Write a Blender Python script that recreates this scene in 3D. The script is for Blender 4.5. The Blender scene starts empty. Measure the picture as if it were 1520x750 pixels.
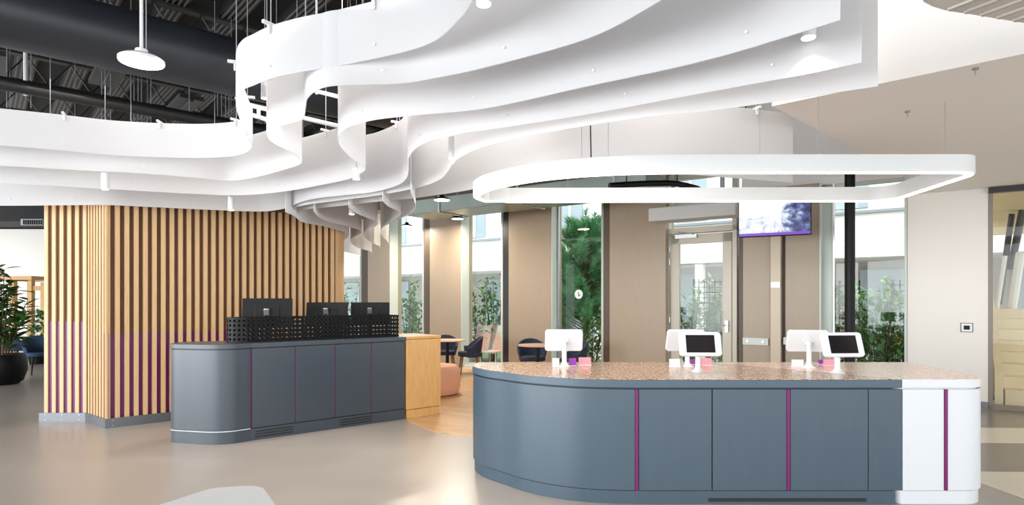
import bpy, math, random
from mathutils import Vector, Matrix
random.seed(7)
S = bpy.context.scene
COL = S.collection
PI = math.pi

# ------------------------------------------------------------------ camera, light
EYE, FPX, HX, HY = 1.55, 900.0, 760.0, 447.0
cam_d = bpy.data.cameras.new('camera'); cam = bpy.data.objects.new('camera', cam_d); COL.objects.link(cam)
cam.location = (0, 0, EYE); cam.rotation_euler = (PI/2, 0, 0)
cam_d.sensor_width = 36; cam_d.lens = 36*FPX/1520; cam_d.shift_y = (HY-375)/1520
cam_d.clip_start = 0.05; cam_d.clip_end = 300
S.camera = cam
W = bpy.data.worlds.new('world'); S.world = W; W.use_nodes = True
bg = W.node_tree.nodes['Background']
bg.inputs[0].default_value = (0.93, 0.97, 1.0, 1); bg.inputs[1].default_value = 2.7
def area(name, loc, rot, sx, sy, power, col=(1, 1, 1)):
    l = bpy.data.lights.new(name, 'AREA'); l.shape = 'RECTANGLE'; l.size = sx; l.size_y = sy; l.energy = power; l.color = col
    o = bpy.data.objects.new(name, l); COL.objects.link(o); o.location = loc; o.rotation_euler = rot
    return o
# unseen area lamps, no glazing built: daylight from the left, added fill behind camera
area('fill_behind', (0.5, -5.5, 1.7), (math.radians(112), 0, 0), 13, 3.2, 150, (1, 0.985, 0.97))  # added fill, tilted upward to brighten the soffit underside
area('daylight_left', (-10.5, -2.0, 2.0), (math.radians(98), 0, math.radians(-58)), 14, 3.9, 1500, (0.93, 0.965, 1))
# unseen area lamps added above the ribbons to brighten their inner folds
area('ribbon_fill', (0.2, 5.2, 4.0), (0, 0, math.radians(-8)), 3.6, 1.6, 110, (1, .95, .9))
area('ribbon_fill', (-3.2, 6.3, 3.75), (0, 0, math.radians(10)), 3.5, .9, 30, (1, .93, .85))
S.view_settings.view_transform = 'Standard'; S.view_settings.look = 'None'
S.view_settings.exposure = 0.24; S.view_settings.gamma = 1; S.view_settings.use_curve_mapping = False

# ------------------------------------------------------------------ helpers
def G(px, py, z):
    d = (EYE - z)*FPX/(py-HY); return Vector(((px-HX)/FPX*d, d, z))
def Pd(px, py, d): return Vector(((px-HX)/FPX*d, d, EYE-(py-HY)/FPX*d))
# slat partition / desk direction and the facade line
U = Vector((.75, .66, 0)).normalized(); V = Vector((-U.y, U.x, 0))
FA = Vector((-1.12, 14.4, 0)); FB = Vector((6.88, 8.72, 0)); FT = (FB-FA).normalized(); FN = Vector((FT.y, -FT.x, 0))
def fac(px, off=0.0, z=0.0):
    k = Vector(((px-HX)/FPX, 1, 0)); d = (FA.dot(FN)+off)/k.dot(FN); p = k*d; p.z = z; return p
FANG = math.atan2(FT.y, FT.x)

def srgb(r, g, b):
    f = lambda c: (c/255/12.92) if c/255 <= .04045 else ((c/255+.055)/1.055)**2.4
    return (f(r), f(g), f(b), 1)
MATS = {}
def mat(name, col, rough=.5, metal=0, noise=0, nscale=8, stretch=(1, 1, 1), bump=0, spec=.5, emit=0, ecol=None, col2=None, trans=0, coat=0):
    m = bpy.data.materials.new(name); m.use_nodes = True; nt = m.node_tree; b = nt.nodes['Principled BSDF']
    b.inputs['Base Color'].default_value = col; b.inputs['Roughness'].default_value = rough; b.inputs['Metallic'].default_value = metal
    b.inputs['Specular IOR Level'].default_value = spec
    b.inputs['Coat Weight'].default_value = coat
    if emit:
        b.inputs['Emission Color'].default_value = ecol or col; b.inputs['Emission Strength'].default_value = emit
    if noise or bump or col2:
        tc = nt.nodes.new('ShaderNodeTexCoord'); mp = nt.nodes.new('ShaderNodeMapping'); mp.inputs['Scale'].default_value = stretch
        nz = nt.nodes.new('ShaderNodeTexNoise'); nz.inputs['Scale'].default_value = nscale; nz.inputs['Detail'].default_value = 5
        nt.links.new(tc.outputs['Object'], mp.inputs[0]); nt.links.new(mp.outputs[0], nz.inputs['Vector'])
        rp = nt.nodes.new('ShaderNodeValToRGB'); rp.color_ramp.elements[0].position = .3; rp.color_ramp.elements[1].position = .7
        c2 = col2 or tuple(c*(1-noise) for c in col[:3])+(1,)
        rp.color_ramp.elements[0].color = c2; rp.color_ramp.elements[1].color = col
        nt.links.new(nz.outputs['Fac'], rp.inputs[0])
        if noise or col2: nt.links.new(rp.outputs[0], b.inputs['Base Color'])
        if bump:
            bp = nt.nodes.new('ShaderNodeBump'); bp.inputs['Strength'].default_value = bump; bp.inputs['Distance'].default_value = .01
            nt.links.new(nz.outputs['Fac'], bp.inputs['Height']); nt.links.new(bp.outputs[0], b.inputs['Normal'])
    MATS[name] = m; return m
def glass(name, tint, fac_=.08):
    m = bpy.data.materials.new(name); m.use_nodes = True; nt = m.node_tree; nt.nodes.clear()
    o = nt.nodes.new('ShaderNodeOutputMaterial'); t = nt.nodes.new('ShaderNodeBsdfTransparent'); g = nt.nodes.new('ShaderNodeBsdfGlossy')
    x = nt.nodes.new('ShaderNodeMixShader'); t.inputs[0].default_value = tint; g.inputs['Roughness'].default_value = .02
    x.inputs[0].default_value = fac_; nt.links.new(t.outputs[0], x.inputs[1]); nt.links.new(g.outputs[0], x.inputs[2]); nt.links.new(x.outputs[0], o.inputs[0])
    return m
def sheet(name, col, tr=.45, rough=.4):
    m = bpy.data.materials.new(name); m.use_nodes = True; nt = m.node_tree; b = nt.nodes['Principled BSDF']
    b.inputs['Base Color'].default_value = col; b.inputs['Roughness'].default_value = rough
    o = nt.nodes['Material Output']; t = nt.nodes.new('ShaderNodeBsdfTranslucent'); t.inputs[0].default_value = col
    x = nt.nodes.new('ShaderNodeMixShader'); x.inputs[0].default_value = tr
    nt.links.new(b.outputs[0], x.inputs[1]); nt.links.new(t.outputs[0], x.inputs[2]); nt.links.new(x.outputs[0], o.inputs[0]); return m

M_rib = sheet('ribbon_white', (.80, .80, .81, 1), .62)
M_leaf = mat('leaf_green', srgb(98, 146, 84), .5, noise=.4, nscale=3)
M_leafd = mat('leaf_dark', srgb(80, 128, 60), .4, noise=.5, nscale=3)
M_leafp = mat('leaf_pale', srgb(138, 178, 120), .6, noise=.4, nscale=3)
M_pine = mat('pine_green', srgb(128, 196, 142), .7, noise=.5, nscale=4)
M_bark = mat('bark', srgb(110, 85, 65), .9, noise=.4)
M_bluegrey = mat('blue_grey_laminate', srgb(66, 83, 96), .32, noise=.07, nscale=30, stretch=(1, 1, .12))
M_bluetop = mat('blue_grey_edge', srgb(72, 89, 102), .42)
M_charcoal = mat('blue_grey_desk_laminate', srgb(60, 68, 77), .32, noise=.07, nscale=30, stretch=(1, 1, .12))
M_whitelam = mat('white_laminate', srgb(212, 215, 219), .35)
M_white = mat('white_paint', srgb(206, 208, 208), .6)
M_whitegl = mat('white_plastic', srgb(218, 220, 222), .25)
M_wallw = mat('wall_offwhite', srgb(226, 221, 214), .7)
M_soffit = mat('soffit_plaster', srgb(240, 236, 233), .7)
M_black = mat('black_metal', srgb(28, 27, 28), .4)
M_blackp = mat('black_plastic', srgb(8, 8, 9), .5, spec=.25)
M_duct = mat('duct_dark', srgb(40, 43, 50), .42, metal=.1, noise=.25, nscale=2)
M_ceil = mat('ceiling_black', srgb(20, 19, 20), .8)
M_joist = mat('joist_black', srgb(24, 23, 23), .5)
M_deckl = mat('deck_grey', srgb(52, 50, 50), .45)
M_purp = mat('purple_paint', srgb(104, 15, 96), .4)
M_purpd = mat('purple_trim', srgb(112, 6, 90), .4)
M_slat = mat('ash_slat', srgb(216, 178, 132), .5, noise=.14, nscale=12, stretch=(6, 6, .4))
M_back = mat('ply_backing', srgb(118, 78, 44), .6, noise=.25, nscale=10, stretch=(4, 4, .4))
M_oak = mat('oak_panel', srgb(222, 172, 108), .4, noise=.2, nscale=8, stretch=(9, 9, .7))
M_kick = mat('steel_kick_plate', srgb(108, 112, 116), .35, metal=.5)
M_beige = mat('beige_panel', srgb(160, 145, 126), .45, noise=.05, nscale=30, stretch=(1, 1, .1))
M_brown = mat('brown_reveal', srgb(84, 70, 56), .5)
M_frame = mat('frame_pale', srgb(196, 204, 198), .4)
M_doorf = mat('door_frame_beige', srgb(190, 184, 170), .4)
M_steel = mat('steel', srgb(190, 192, 195), .3, metal=.8)
M_wire = mat('wire_grey', srgb(150, 152, 155), .4, metal=.4)
M_glass = glass('window_glass', (.96, .99, .975, 1), .015)
M_glass2 = glass('door_glass', (.95, .96, .94, 1), .03)
M_dblue = mat('chair_navy', srgb(36, 46, 68), .8)
M_dblue2 = mat('chair_teal_blue', srgb(44, 70, 100), .8)
M_legw = mat('walnut_leg', srgb(140, 92, 58), .5)
M_pink = mat('pouf_salmon', srgb(226, 170, 140), .85, bump=.3, nscale=60)
M_glow = mat('lamp_glow', (1, 1, 1, 1), .5, emit=9, ecol=(1, .93, .8, 1))
M_led = mat('led_strip', (1, 1, 1, 1), .5, emit=4.5, ecol=(1, .97, .92, 1))
M_spotg = mat('spot_glow', (1, 1, 1, 1), .5, emit=6, ecol=(1, .96, .9, 1))
M_screen = mat('dark_screen', srgb(26, 22, 24), .12)
M_pbox = mat('purple_card', srgb(150, 50, 175), .5)
M_pkbox = mat('pink_card', srgb(245, 150, 165), .5)
M_raft = mat('raft_grey', srgb(216, 211, 204), .6, noise=.12, nscale=6)
M_raftd = mat('raft_groove', srgb(188, 183, 176), .6)
M_extw = mat('render_white', srgb(246, 246, 244), .8)
M_extwin = mat('exterior_window_glass', srgb(168, 182, 192), .25)
M_extshop = mat('exterior_recess', srgb(188, 183, 176), .7, noise=.2, nscale=.6)
M_pave = mat('pale_paving', srgb(205, 203, 198), .9, noise=.1, nscale=2)
M_grass = mat('planting_bed', srgb(105, 125, 85), .9, noise=.4, nscale=5)
M_stair = mat('stair_wood', srgb(228, 210, 172), .5, noise=.08, nscale=6)
M_orange = mat('orange_panel', srgb(235, 95, 50), .5)
M_galv = mat('galvanised_duct', srgb(158, 170, 164), .35, metal=.5, noise=.15, nscale=3)
M_tabletop = mat('cafe_table_top', srgb(205, 170, 145), .4)

def ramp_setup(nt, fac_out, stops):
    r = nt.nodes.new('ShaderNodeValToRGB'); e = r.color_ramp.elements
    while len(e) < len(stops): e.new(.5)
    for i, (p, c) in enumerate(stops): e[i].position = p; e[i].color = c
    nt.links.new(fac_out, r.inputs[0]); return r
def terrazzo(name, base, d1, d2, scale=70):
    m = bpy.data.materials.new(name); m.use_nodes = True; nt = m.node_tree; b = nt.nodes['Principled BSDF']
    tc = nt.nodes.new('ShaderNodeTexCoord'); v = nt.nodes.new('ShaderNodeTexVoronoi'); v.inputs['Scale'].default_value = scale
    nt.links.new(tc.outputs['Object'], v.inputs['Vector'])
    sp = nt.nodes.new('ShaderNodeSeparateColor'); nt.links.new(v.outputs['Color'], sp.inputs[0])
    r = ramp_setup(nt, sp.outputs[0], [(0, base), (.45, base), (.5, d1), (.75, d1), (.8, d2), (1, base)]); r.color_ramp.interpolation = 'CONSTANT'
    nt.links.new(r.outputs[0], b.inputs['Base Color']); b.inputs['Roughness'].default_value = .22; b.inputs['Specular IOR Level'].default_value = .4; b.inputs['Coat Weight'].default_value = .15
    b.inputs['Coat Roughness'].default_value = .08
    return m
M_terr = terrazzo('terrazzo_brown', srgb(218, 188, 164), srgb(172, 130, 100), srgb(96, 70, 52), 110)
M_terrw = terrazzo('terrazzo_pale', srgb(236, 214, 200), srgb(222, 190, 172), srgb(200, 160, 140), 110)

def floor_mat():
    m = bpy.data.materials.new('polished_floor'); m.use_nodes = True; nt = m.node_tree; b = nt.nodes['Principled BSDF']
    tc = nt.nodes.new('ShaderNodeTexCoord'); n = nt.nodes.new('ShaderNodeTexNoise'); n.inputs['Scale'].default_value = .9; n.inputs['Detail'].default_value = 8
    nt.links.new(tc.outputs['Object'], n.inputs['Vector'])
    r = ramp_setup(nt, n.outputs['Fac'], [(.15, srgb(154, 145, 137)), (.85, srgb(180, 171, 163))])
    nt.links.new(r.outputs[0], b.inputs['Base Color'])
    r2 = ramp_setup(nt, n.outputs['Fac'], [(.15, (.25, .25, .25, 1)), (.85, (.37, .37, .37, 1))]); nt.links.new(r2.outputs[0], b.inputs['Roughness'])
    b.inputs['Coat Weight'].default_value = .05; b.inputs['Coat Roughness'].default_value = .2
    return m
M_floor = floor_mat()
def plank_mat():
    m = bpy.data.materials.new('plank_floor'); m.use_nodes = True; nt = m.node_tree; b = nt.nodes['Principled BSDF']
    tc = nt.nodes.new('ShaderNodeTexCoord'); mp = nt.nodes.new('ShaderNodeMapping'); mp.inputs['Rotation'].default_value = (0, 0, -FANG)
    br = nt.nodes.new('ShaderNodeTexBrick'); br.inputs['Scale'].default_value = 1; br.inputs['Brick Width'].default_value = 1.6; br.inputs['Row Height'].default_value = .14
    br.inputs['Mortar Size'].default_value = .003; br.inputs['Color1'].default_value = srgb(214, 172, 124); br.inputs['Color2'].default_value = srgb(196, 152, 106); br.inputs['Mortar'].default_value = srgb(150, 110, 75)
    nt.links.new(tc.outputs['Object'], mp.inputs[0]); nt.links.new(mp.outputs[0], br.inputs['Vector']); nt.links.new(br.outputs[0], b.inputs['Base Color'])
    b.inputs['Roughness'].default_value = .3; return m
M_plank = plank_mat()
M_band_l = mat('floor_band_cream', srgb(225, 214, 196), .25)
M_band_d = mat('floor_band_taupe', srgb(128, 118, 108), .25)

class MB:
    def __init__(s): s.v = []; s.f = []
    def add(s, vs, fs):
        n = len(s.v); s.v += [Vector(v) for v in vs]; s.f += [tuple(i+n for i in f) for f in fs]; return s
    def box(s, c, size, rz=0, M=None):
        x, y, z = [a/2 for a in size]; R = M or Matrix.Rotation(rz, 3, 'Z'); c = Vector(c)
        vs = [c+R@Vector((a*x, b*y, d*z)) for d in (-1, 1) for a, b in ((-1, -1), (1, -1), (1, 1), (-1, 1))]
        return s.add(vs, [(3, 2, 1, 0), (4, 5, 6, 7), (0, 1, 5, 4), (1, 2, 6, 5), (2, 3, 7, 6), (3, 0, 4, 7)])
    def box2(s, a, b):      # min / max
        return s.box([(p+q)/2 for p, q in zip(a, b)], [abs(q-p) for p, q in zip(a, b)])
    def prism(s, pts, z0, z1):
        n = len(pts); A = sum(pts[i][0]*pts[(i+1) % n][1]-pts[(i+1) % n][0]*pts[i][1] for i in range(n))
        if A < 0: pts = pts[::-1]
        vs = [(p[0], p[1], z0) for p in pts]+[(p[0], p[1], z1) for p in pts]
        return s.add(vs, [tuple(range(n-1, -1, -1)), tuple(range(n, 2*n))]+[(i, (i+1) % n, n+(i+1) % n, n+i) for i in range(n)])
    def tube(s, p, q, r, n=8, r2=None):
        p = Vector(p); q = Vector(q); r2 = r if r2 is None else r2; d = (q-p).normalized()
        a = d.orthogonal().normalized(); b = d.cross(a)
        vs = [p+(a*math.cos(t)+b*math.sin(t))*r for t in [2*PI*i/n for i in range(n)]]+[q+(a*math.cos(t)+b*math.sin(t))*r2 for t in [2*PI*i/n for i in range(n)]]
        return s.add(vs, [tuple(range(n-1, -1, -1)), tuple(range(n, 2*n))]+[(i, (i+1) % n, n+(i+1) % n, n+i) for i in range(n)])
    def lathe(s, prof, c=(0, 0, 0), n=32):
        c = Vector(c); vs = []; fs = []
        for r, z in prof: vs += [c+Vector((r*math.cos(2*PI*i/n), r*math.sin(2*PI*i/n), z)) for i in range(n)]
        for j in range(len(prof)-1):
            for i in range(n): fs.append((j*n+i, j*n+(i+1) % n, (j+1)*n+(i+1) % n, (j+1)*n+i))
        fs.append(tuple(range(n-1, -1, -1))); fs.append(tuple((len(prof)-1)*n+i for i in range(n)))
        return s.add(vs, fs)
    def wallstrip(s, line, z0, z1, th):    # thick vertical strip following a plan polyline, th to its left
        n = len(line); off = offset(line, th); f = lambda z: z
        vs = []
        for i in range(n):
            za = z0[i] if isinstance(z0, list) else z0; zb = z1[i] if isinstance(z1, list) else z1
            a, b = line[i], off[i]; vs += [(a[0], a[1], za), (a[0], a[1], zb), (b[0], b[1], zb), (b[0], b[1], za)]
        fs = [(3, 2, 1, 0), tuple(4*(n-1)+k for k in range(4))]
        for i in range(n-1):
            for k in range(4): fs.append((4*i+k, 4*i+(k+1) % 4, 4*i+4+(k+1) % 4, 4*i+4+k))
        return s.add(vs, fs)
    def build(s, name, m, parent=None, world=True, smooth=False, bevel=0):
        me = bpy.data.meshes.new(name); vs = s.v
        if parent is not None and world:
            inv = (Matrix.Translation(parent.location)@parent.rotation_euler.to_matrix().to_4x4()).inverted()
            if parent.parent: inv = inv@(Matrix.Translation(parent.parent.location)@parent.parent.rotation_euler.to_matrix().to_4x4()).inverted()
            vs = [inv@v for v in vs]
        me.from_pydata([tuple(v) for v in vs], [], s.f); me.materials.append(m)
        import bmesh
        bm = bmesh.new(); bm.from_mesh(me); bmesh.ops.recalc_face_normals(bm, faces=bm.faces); bm.to_mesh(me); bm.free()
        if smooth:
            for p in me.polygons: p.use_smooth = True
            me.set_sharp_from_angle(angle=math.radians(40))
        o = bpy.data.objects.new(name, me); COL.objects.link(o); o.parent = parent
        if bevel:
            b = o.modifiers.new('b', 'BEVEL'); b.width = bevel; b.segments = 2; b.limit_method = 'ANGLE'; b.angle_limit = math.radians(50)
        return o
def offset(line, th):
    out = []
    n = len(line)
    for i in range(n):
        a = Vector(line[max(i-1, 0)][:2]); b = Vector(line[min(i+1, n-1)][:2]); d = (b-a).normalized(); out.append((line[i][0]-d.y*th, line[i][1]+d.x*th))
    return out
def tag(o, label=None, cat=None, group=None, kind=None):
    if label: o['label'] = label
    if cat: o['category'] = cat
    if group: o['group'] = group
    if kind: o['kind'] = kind
    return o
def thing(name, label, cat, loc=(0, 0, 0), rz=0, group=None):
    o = bpy.data.objects.new(name, None); COL.objects.link(o); o.location = loc; o.rotation_euler = (0, 0, rz); o.empty_display_size = .1
    return tag(o, label, cat, group)
def struct(o): o['kind'] = 'structure'; return o
def structempty(name, loc=(0, 0, 0), rz=0):
    o = bpy.data.objects.new(name, None); COL.objects.link(o); o.location = loc; o.rotation_euler = (0, 0, rz); return struct(o)
def copy_tree(o, parent=None):
    c = o.copy(); COL.objects.link(c); c.parent = parent
    for ch in list(o.children): copy_tree(ch, c)
    return c
def catmull(pts, sub=8, closed=False):
    pts = [Vector(p[:2]) for p in pts]; out = []; n = len(pts)
    for i in range(n-1):
        p0 = pts[max(i-1, 0)]; p1 = pts[i]; p2 = pts[i+1]; p3 = pts[min(i+2, n-1)]
        for k in range(sub):
            t = k/sub; a = (p2-p0)*.5; b = (p3-p1)*.5
            L = (p2-p1).length; a = a.normalized()*min(a.length, L*1.2) if a.length else a; b = b.normalized()*min(b.length, L*1.2) if b.length else b
            h = p1*(2*t**3-3*t*t+1)+a*(t**3-2*t*t+t)+p2*(-2*t**3+3*t*t)+b*(t**3-t*t); out.append((h.x, h.y))
    out.append((pts[-1].x, pts[-1].y)); return out
def seglen(line):
    L = [0]
    for a, b in zip(line, line[1:]): L.append(L[-1]+math.dist(a[:2], b[:2]))
    return L
def sub_line(line, s0, s1):
    L = seglen(line)
    def at(s):
        for i in range(len(line)-1):
            if L[i+1] >= s: t = (s-L[i])/(L[i+1]-L[i]+1e-9); return tuple(line[i][k]*(1-t)+line[i+1][k]*t for k in (0, 1))
        return tuple(line[-1][:2])
    return [at(s0)]+[tuple(line[i][:2]) for i in range(len(line)) if s0+1e-3 < L[i] < s1-1e-3]+[at(s1)]
def rrect(w, h, r, n=6):
    out = []
    for cx, cy, a0 in ((w/2-r, h/2-r, 0), (-w/2+r, h/2-r, 90), (-w/2+r, -h/2+r, 180), (w/2-r, -h/2+r, 270)):
        for i in range(n+1): a = math.radians(a0+90*i/n); out.append((cx+r*math.cos(a), cy+r*math.sin(a)))
    return out

# ------------------------------------------------------------------ floor
CEIL = 5.0
struct(MB().box2((-16, -6, -.2), (14, 24, 0)).build('floor', M_floor))
# timber floor of the lounge beyond a curved edge
edge = [G(600, 618, 0), G(607, 625, 0), G(625, 634, 0), G(655, 643, 0), G(700, 648.5, 0), G(760, 650, 0), G(850, 645, 0), G(960, 630, 0), G(1100, 604, 0)]
cl = catmull(edge, 6)
poly = cl+[tuple(fac(1100, .02)[:2]), tuple(fac(380, .02)[:2]), (-2.2, 10.5), (-1.35, 9.1)]
struct(MB().prism(poly, 0, .004).build('floor_timber', M_plank))
def band(y0, y1, m, k):
    a = EYE*FPX/(y1-HY); b = EYE*FPX/(y0-HY)
    struct(MB().prism([(3.55 if a > 5 else 3.9, a), (9.5, a-.15), (9.5, b-.2), (3.95, b)], 0, .004).build('floor_band', m))
band(607.5, 634, M_band_d, 0); band(634, 657, M_band_l, 1); band(657, 700, M_band_d, 2)
struct(MB().prism([(3.95, 5.5), (9.5, 5.35), (9.5, .5), (4.4, .5)], 0, .004).build('floor_band', M_band_l))

# ------------------------------------------------------------------ ceiling
qa = FA+FT*((-16-FA.x)/FT.x)-FN*.2; qb = fac(2600, -.2)
cm = MB().prism([(-16, -6), (12, -6), (12, qb.y-FT.y/FT.x*(qb.x-12)) if False else tuple(qb[:2]), tuple(qa[:2]), (-16, qa.y)], CEIL+.08, CEIL+.3)
CE = structempty('ceiling')
cm.build('ceiling_deck', M_ceil, CE)
m = MB(); m2 = MB()
for i in range(-40, 44):      # ribs of the metal deck run along the facade
    p = Vector((-3, 6, 0))+U*(i*.3); a = p-V*12; b = p+V*12; kk = ((FA-p).dot(FN))/V.dot(FN)
    b = p+V*min(12, kk-.3)
    if i % 2: continue
    m.box(((a+b)/2)+Vector((0, 0, CEIL+.04)), (.26, (b-a).length, .09), math.atan2(V.y, V.x)-PI/2)
    for q in (-.09, -.03, .03, .09): m2.box(((a+b)/2)+U*q+Vector((0, 0, CEIL-.012)), (.018, (b-a).length, .016), math.atan2(V.y, V.x)-PI/2)
m.build('deck_rib', M_joist, CE); m2.build('deck_corrugation', mat('deck_light', srgb(86, 84, 84), .45), CE)
k = 0
for i, n0 in enumerate((2.0, 3.6, 5.2, 7.9, 9.2, 10.8, 12.5)):
    c = V*n0+U*2
    j = thing('ceiling_joist', 'black steel joist running under the open metal deck ceiling', 'joist', (c.x, c.y, CEIL), math.atan2(U.y, U.x), 'black joists under the open ceiling')
    MB().box((0, 0, -.03), (16, .12, .03)).box((0, 0, -.4), (16, .12, .03)).build('chord', M_joist, j, world=False)
    w = MB()
    for q in range(-16, 16): w.tube((q*.5, 0, -.04), (q*.5+.25, 0, -.39), .011, 6).tube((q*.5+.25, 0, -.39), (q*.5+.5, 0, -.04), .011, 6)
    w.build('web', M_joist, j, world=False)

# right-hand soffit with bright fascia
c0 = Vector((2.16, 5.04, 0)); e1 = Vector((3.33, 3.99, 0))-c0; e1.normalize(); e2 = Vector((.727, .687, 0)).normalized()
p0 = c0; p1 = c0+e1*9; p2 = p1+e2*9; p3 = c0+e2*4.45
q1 = fac(1340, -.1); q2 = fac(2600, -.1)
struct(MB().prism([tuple(p0[:2]), tuple(p1[:2]), tuple((p1+e2*6)[:2]), tuple(q2[:2]), tuple(q1[:2]), tuple(p3[:2])], 3.17, CEIL).build('ceiling_soffit', M_soffit))

# ------------------------------------------------------------------ facade
def fbox(mb, px0, px1, o0, o1, z0, z1):      # box on the facade between two picture columns, offsets into the room
    a = fac(px0, max(o0, o1)); b = fac(px1, max(o0, o1)); ta = (a-FA).dot(FT); tb = (b-FA).dot(FT)
    P = lambda t, o: tuple((FA+FT*t+FN*o)[:2])
    return mb.prism([P(ta, o0), P(tb, o0), P(tb, o1), P(ta, o1)], z0, z1)
HF = 3.9
wb = MB(); fbox(wb, 380, 1100, -.15, .05, HF, CEIL); wb.build('wall_back', M_brown)
struct(bpy.data.objects['wall_back'])
wu = MB(); fbox(wu, 1101, 1346, -.15, .05, 3.45, CEIL); struct(wu.build('wall_back_upper', M_soffit))
piers = [(546, 578, 'A'), (638, 684, 'B'), (755, 818, 'C'), (905, 988, 'D'), (1103, 1143, 'E'), (1166, 1216, 'F')]
darks = [(537, 546), (630, 638), (747, 755), (896, 905), (1097, 1103), (1159, 1166)]
for i, (a, b, _) in enumerate(piers):
    top = HF if b < 1100 else 3.45
    mb = MB(); fbox(mb, a, b, -.15, .28, 0, top); struct(mb.build('trim_%d' % (i+1), M_beige))
for i, (a, b) in enumerate(darks):
    mb = MB(); fbox(mb, a, b, -.1, .2, 0, HF if b < 1100 else 3.45); struct(mb.build('trim_%d' % (i+11), M_black if i in (2,) else M_brown))
mb = MB(); fbox(mb, 1143.5, 1158.5, -.1, .36, 0, 3.45); pil = struct(mb.build('trim_20', mat('pilaster', srgb(196, 182, 162), .5)))
wins = [(488, 537, 0), (578, 630, 0), (684, 747, 0), (818, 896, 0), (1216, 1346, 1)]
for i, (a, b, big) in enumerate(wins):
    c = fac((a+b)/2, 0); w = structempty('window_%d' % (i+1), (c.x, c.y, 0), FANG)
    top = HF if not big else 3.45
    la = fac(a, 0); lb = fac(b, 0); ta = (la-c).dot(FT)-(0 if a < 500 else .12); tb = (lb-c).dot(FT)+.02
    f = MB(); jw = .2
    f.box2((ta, -.05, 0), (ta+jw+(.12 if not big else .12), .03, top)).box2((tb-.05, -.05, 0), (tb, .03, top)).box2((ta, -.05, 0), (tb, .03, .1)).box2((ta, -.05, top-.06), (tb, .03, top))
    f.build('window_frame', M_frame, w, world=False, bevel=.006)
    MB().box2((ta+jw+.13, -.075, .1), (ta+jw+.155, -.03, top)).build('mullion', M_steel, w, world=False)
    MB().box2((ta+.2, .0, .1), (tb-.04, .012, top-.05)).build('pane', M_glass, w, world=False)
    if a > 500: tl_ = (fac(a, .28)-c).dot(FT); MB().box2((tl_+.001, -.275, 0), (tl_+.02, 0, top)).build('reveal_lining', M_frame, w, world=False)
    MB().box2((ta, -.2, 0), (tb, 0, .06)).build('sill', M_whitegl, w, world=False)
# door
c = fac(1046, 0); D = structempty('door_1', (c.x, c.y, 0), FANG)
ta = (fac(989, 0)-c).dot(FT); tb = (fac(1097, 0)-c).dot(FT)
zh = EYE+101/900*fac(1045).y
MB().box2((ta, -.14, 0), (ta+.1, .04, HF)).box2((tb-.08, -.14, 0), (tb, .04, HF)).box2((ta, -.14, zh), (tb, .04, zh+.1)).box2((ta, -.14, HF-.1), (tb, .04, HF)).box2((ta, -.14, 3.32), (tb, .04, 3.4)).build('door_frame', M_doorf, D, world=False, bevel=.006)
lf = MB(); l0 = ta+.13; l1 = tb-.1; ft = zh-.02
lf.box2((l0, -.1, .02), (l0+.16, -.03, ft)).box2((l1-.16, -.1, .02), (l1, -.03, ft)).box2((l0, -.1, .02), (l1, -.03, .2)).box2((l0, -.1, ft-.17), (l1, -.03, ft))
leaf = lf.build('door_leaf', M_doorf, D, world=False, bevel=.006)
MB().box2((l0+.15, -.07, .19), (l1-.15, -.06, ft-.16)).build('door_pane', M_glass, leaf, world=False)
MB().box2((l1-.1, -.16, 1.0), (l1-.05, -.1, 1.2)).tube((l1-.07, -.15, 1.12), (l1-.07, -.19, 1.12), .01).tube((l1-.07, -.19, 1.12), (l1-.22, -.19, 1.12), .01).build('door_handle', M_steel, leaf, world=False)
for zz in (ft-.25, ft-.5, 1.2):
    MB().tube((l0-.02, -.13, zz-.05), (l0-.02, -.13, zz+.05), .018).build('hinge', M_steel, leaf, world=False)
MB().box2((l0+.1, -.16, ft-.07), (l0+.5, -.1, ft-.01)).tube((l0+.45, -.15, ft+.0), (l0+.15, -.15, ft+.05), .01).build('door_closer', M_steel, leaf, world=False)
MB().box2((ta+.1, -.02, zh+.1), (tb-.08, -.01, HF-.1)).build('transom_pane', M_glass, D, world=False)
# white wall, glass partition on the right
mb = MB(); fbox(mb, 1346, 1467, -.15, .05, 0, 3.17); struct(mb.build('wall_right', M_wallw))
mb = MB(); fbox(mb, 1346, 1467, .05, .065, 0, .1); struct(mb.build('baseboard_right', M_kick))
c = fac(1467, 0); Gp = structempty('window_6', (c.x, c.y, 0), FANG)
MB().box2((0, -.06, 0), (.05, .05, 3.17)).box2((0, -.06, 3.1), (4, .05, 3.17)).box2((0, -.06, 0), (4, .05, .06)).build('window_frame', mat('partition_frame', srgb(128, 118, 106), .4), Gp, world=False)
MB().box2((.05, -.01, .06), (4, .01, 3.1)).build('pane', M_glass2, Gp, world=False)
MB().box2((.0, -.14, 3.09), (4, -.06, 3.165)).build('track', M_black, Gp, world=False)
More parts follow.
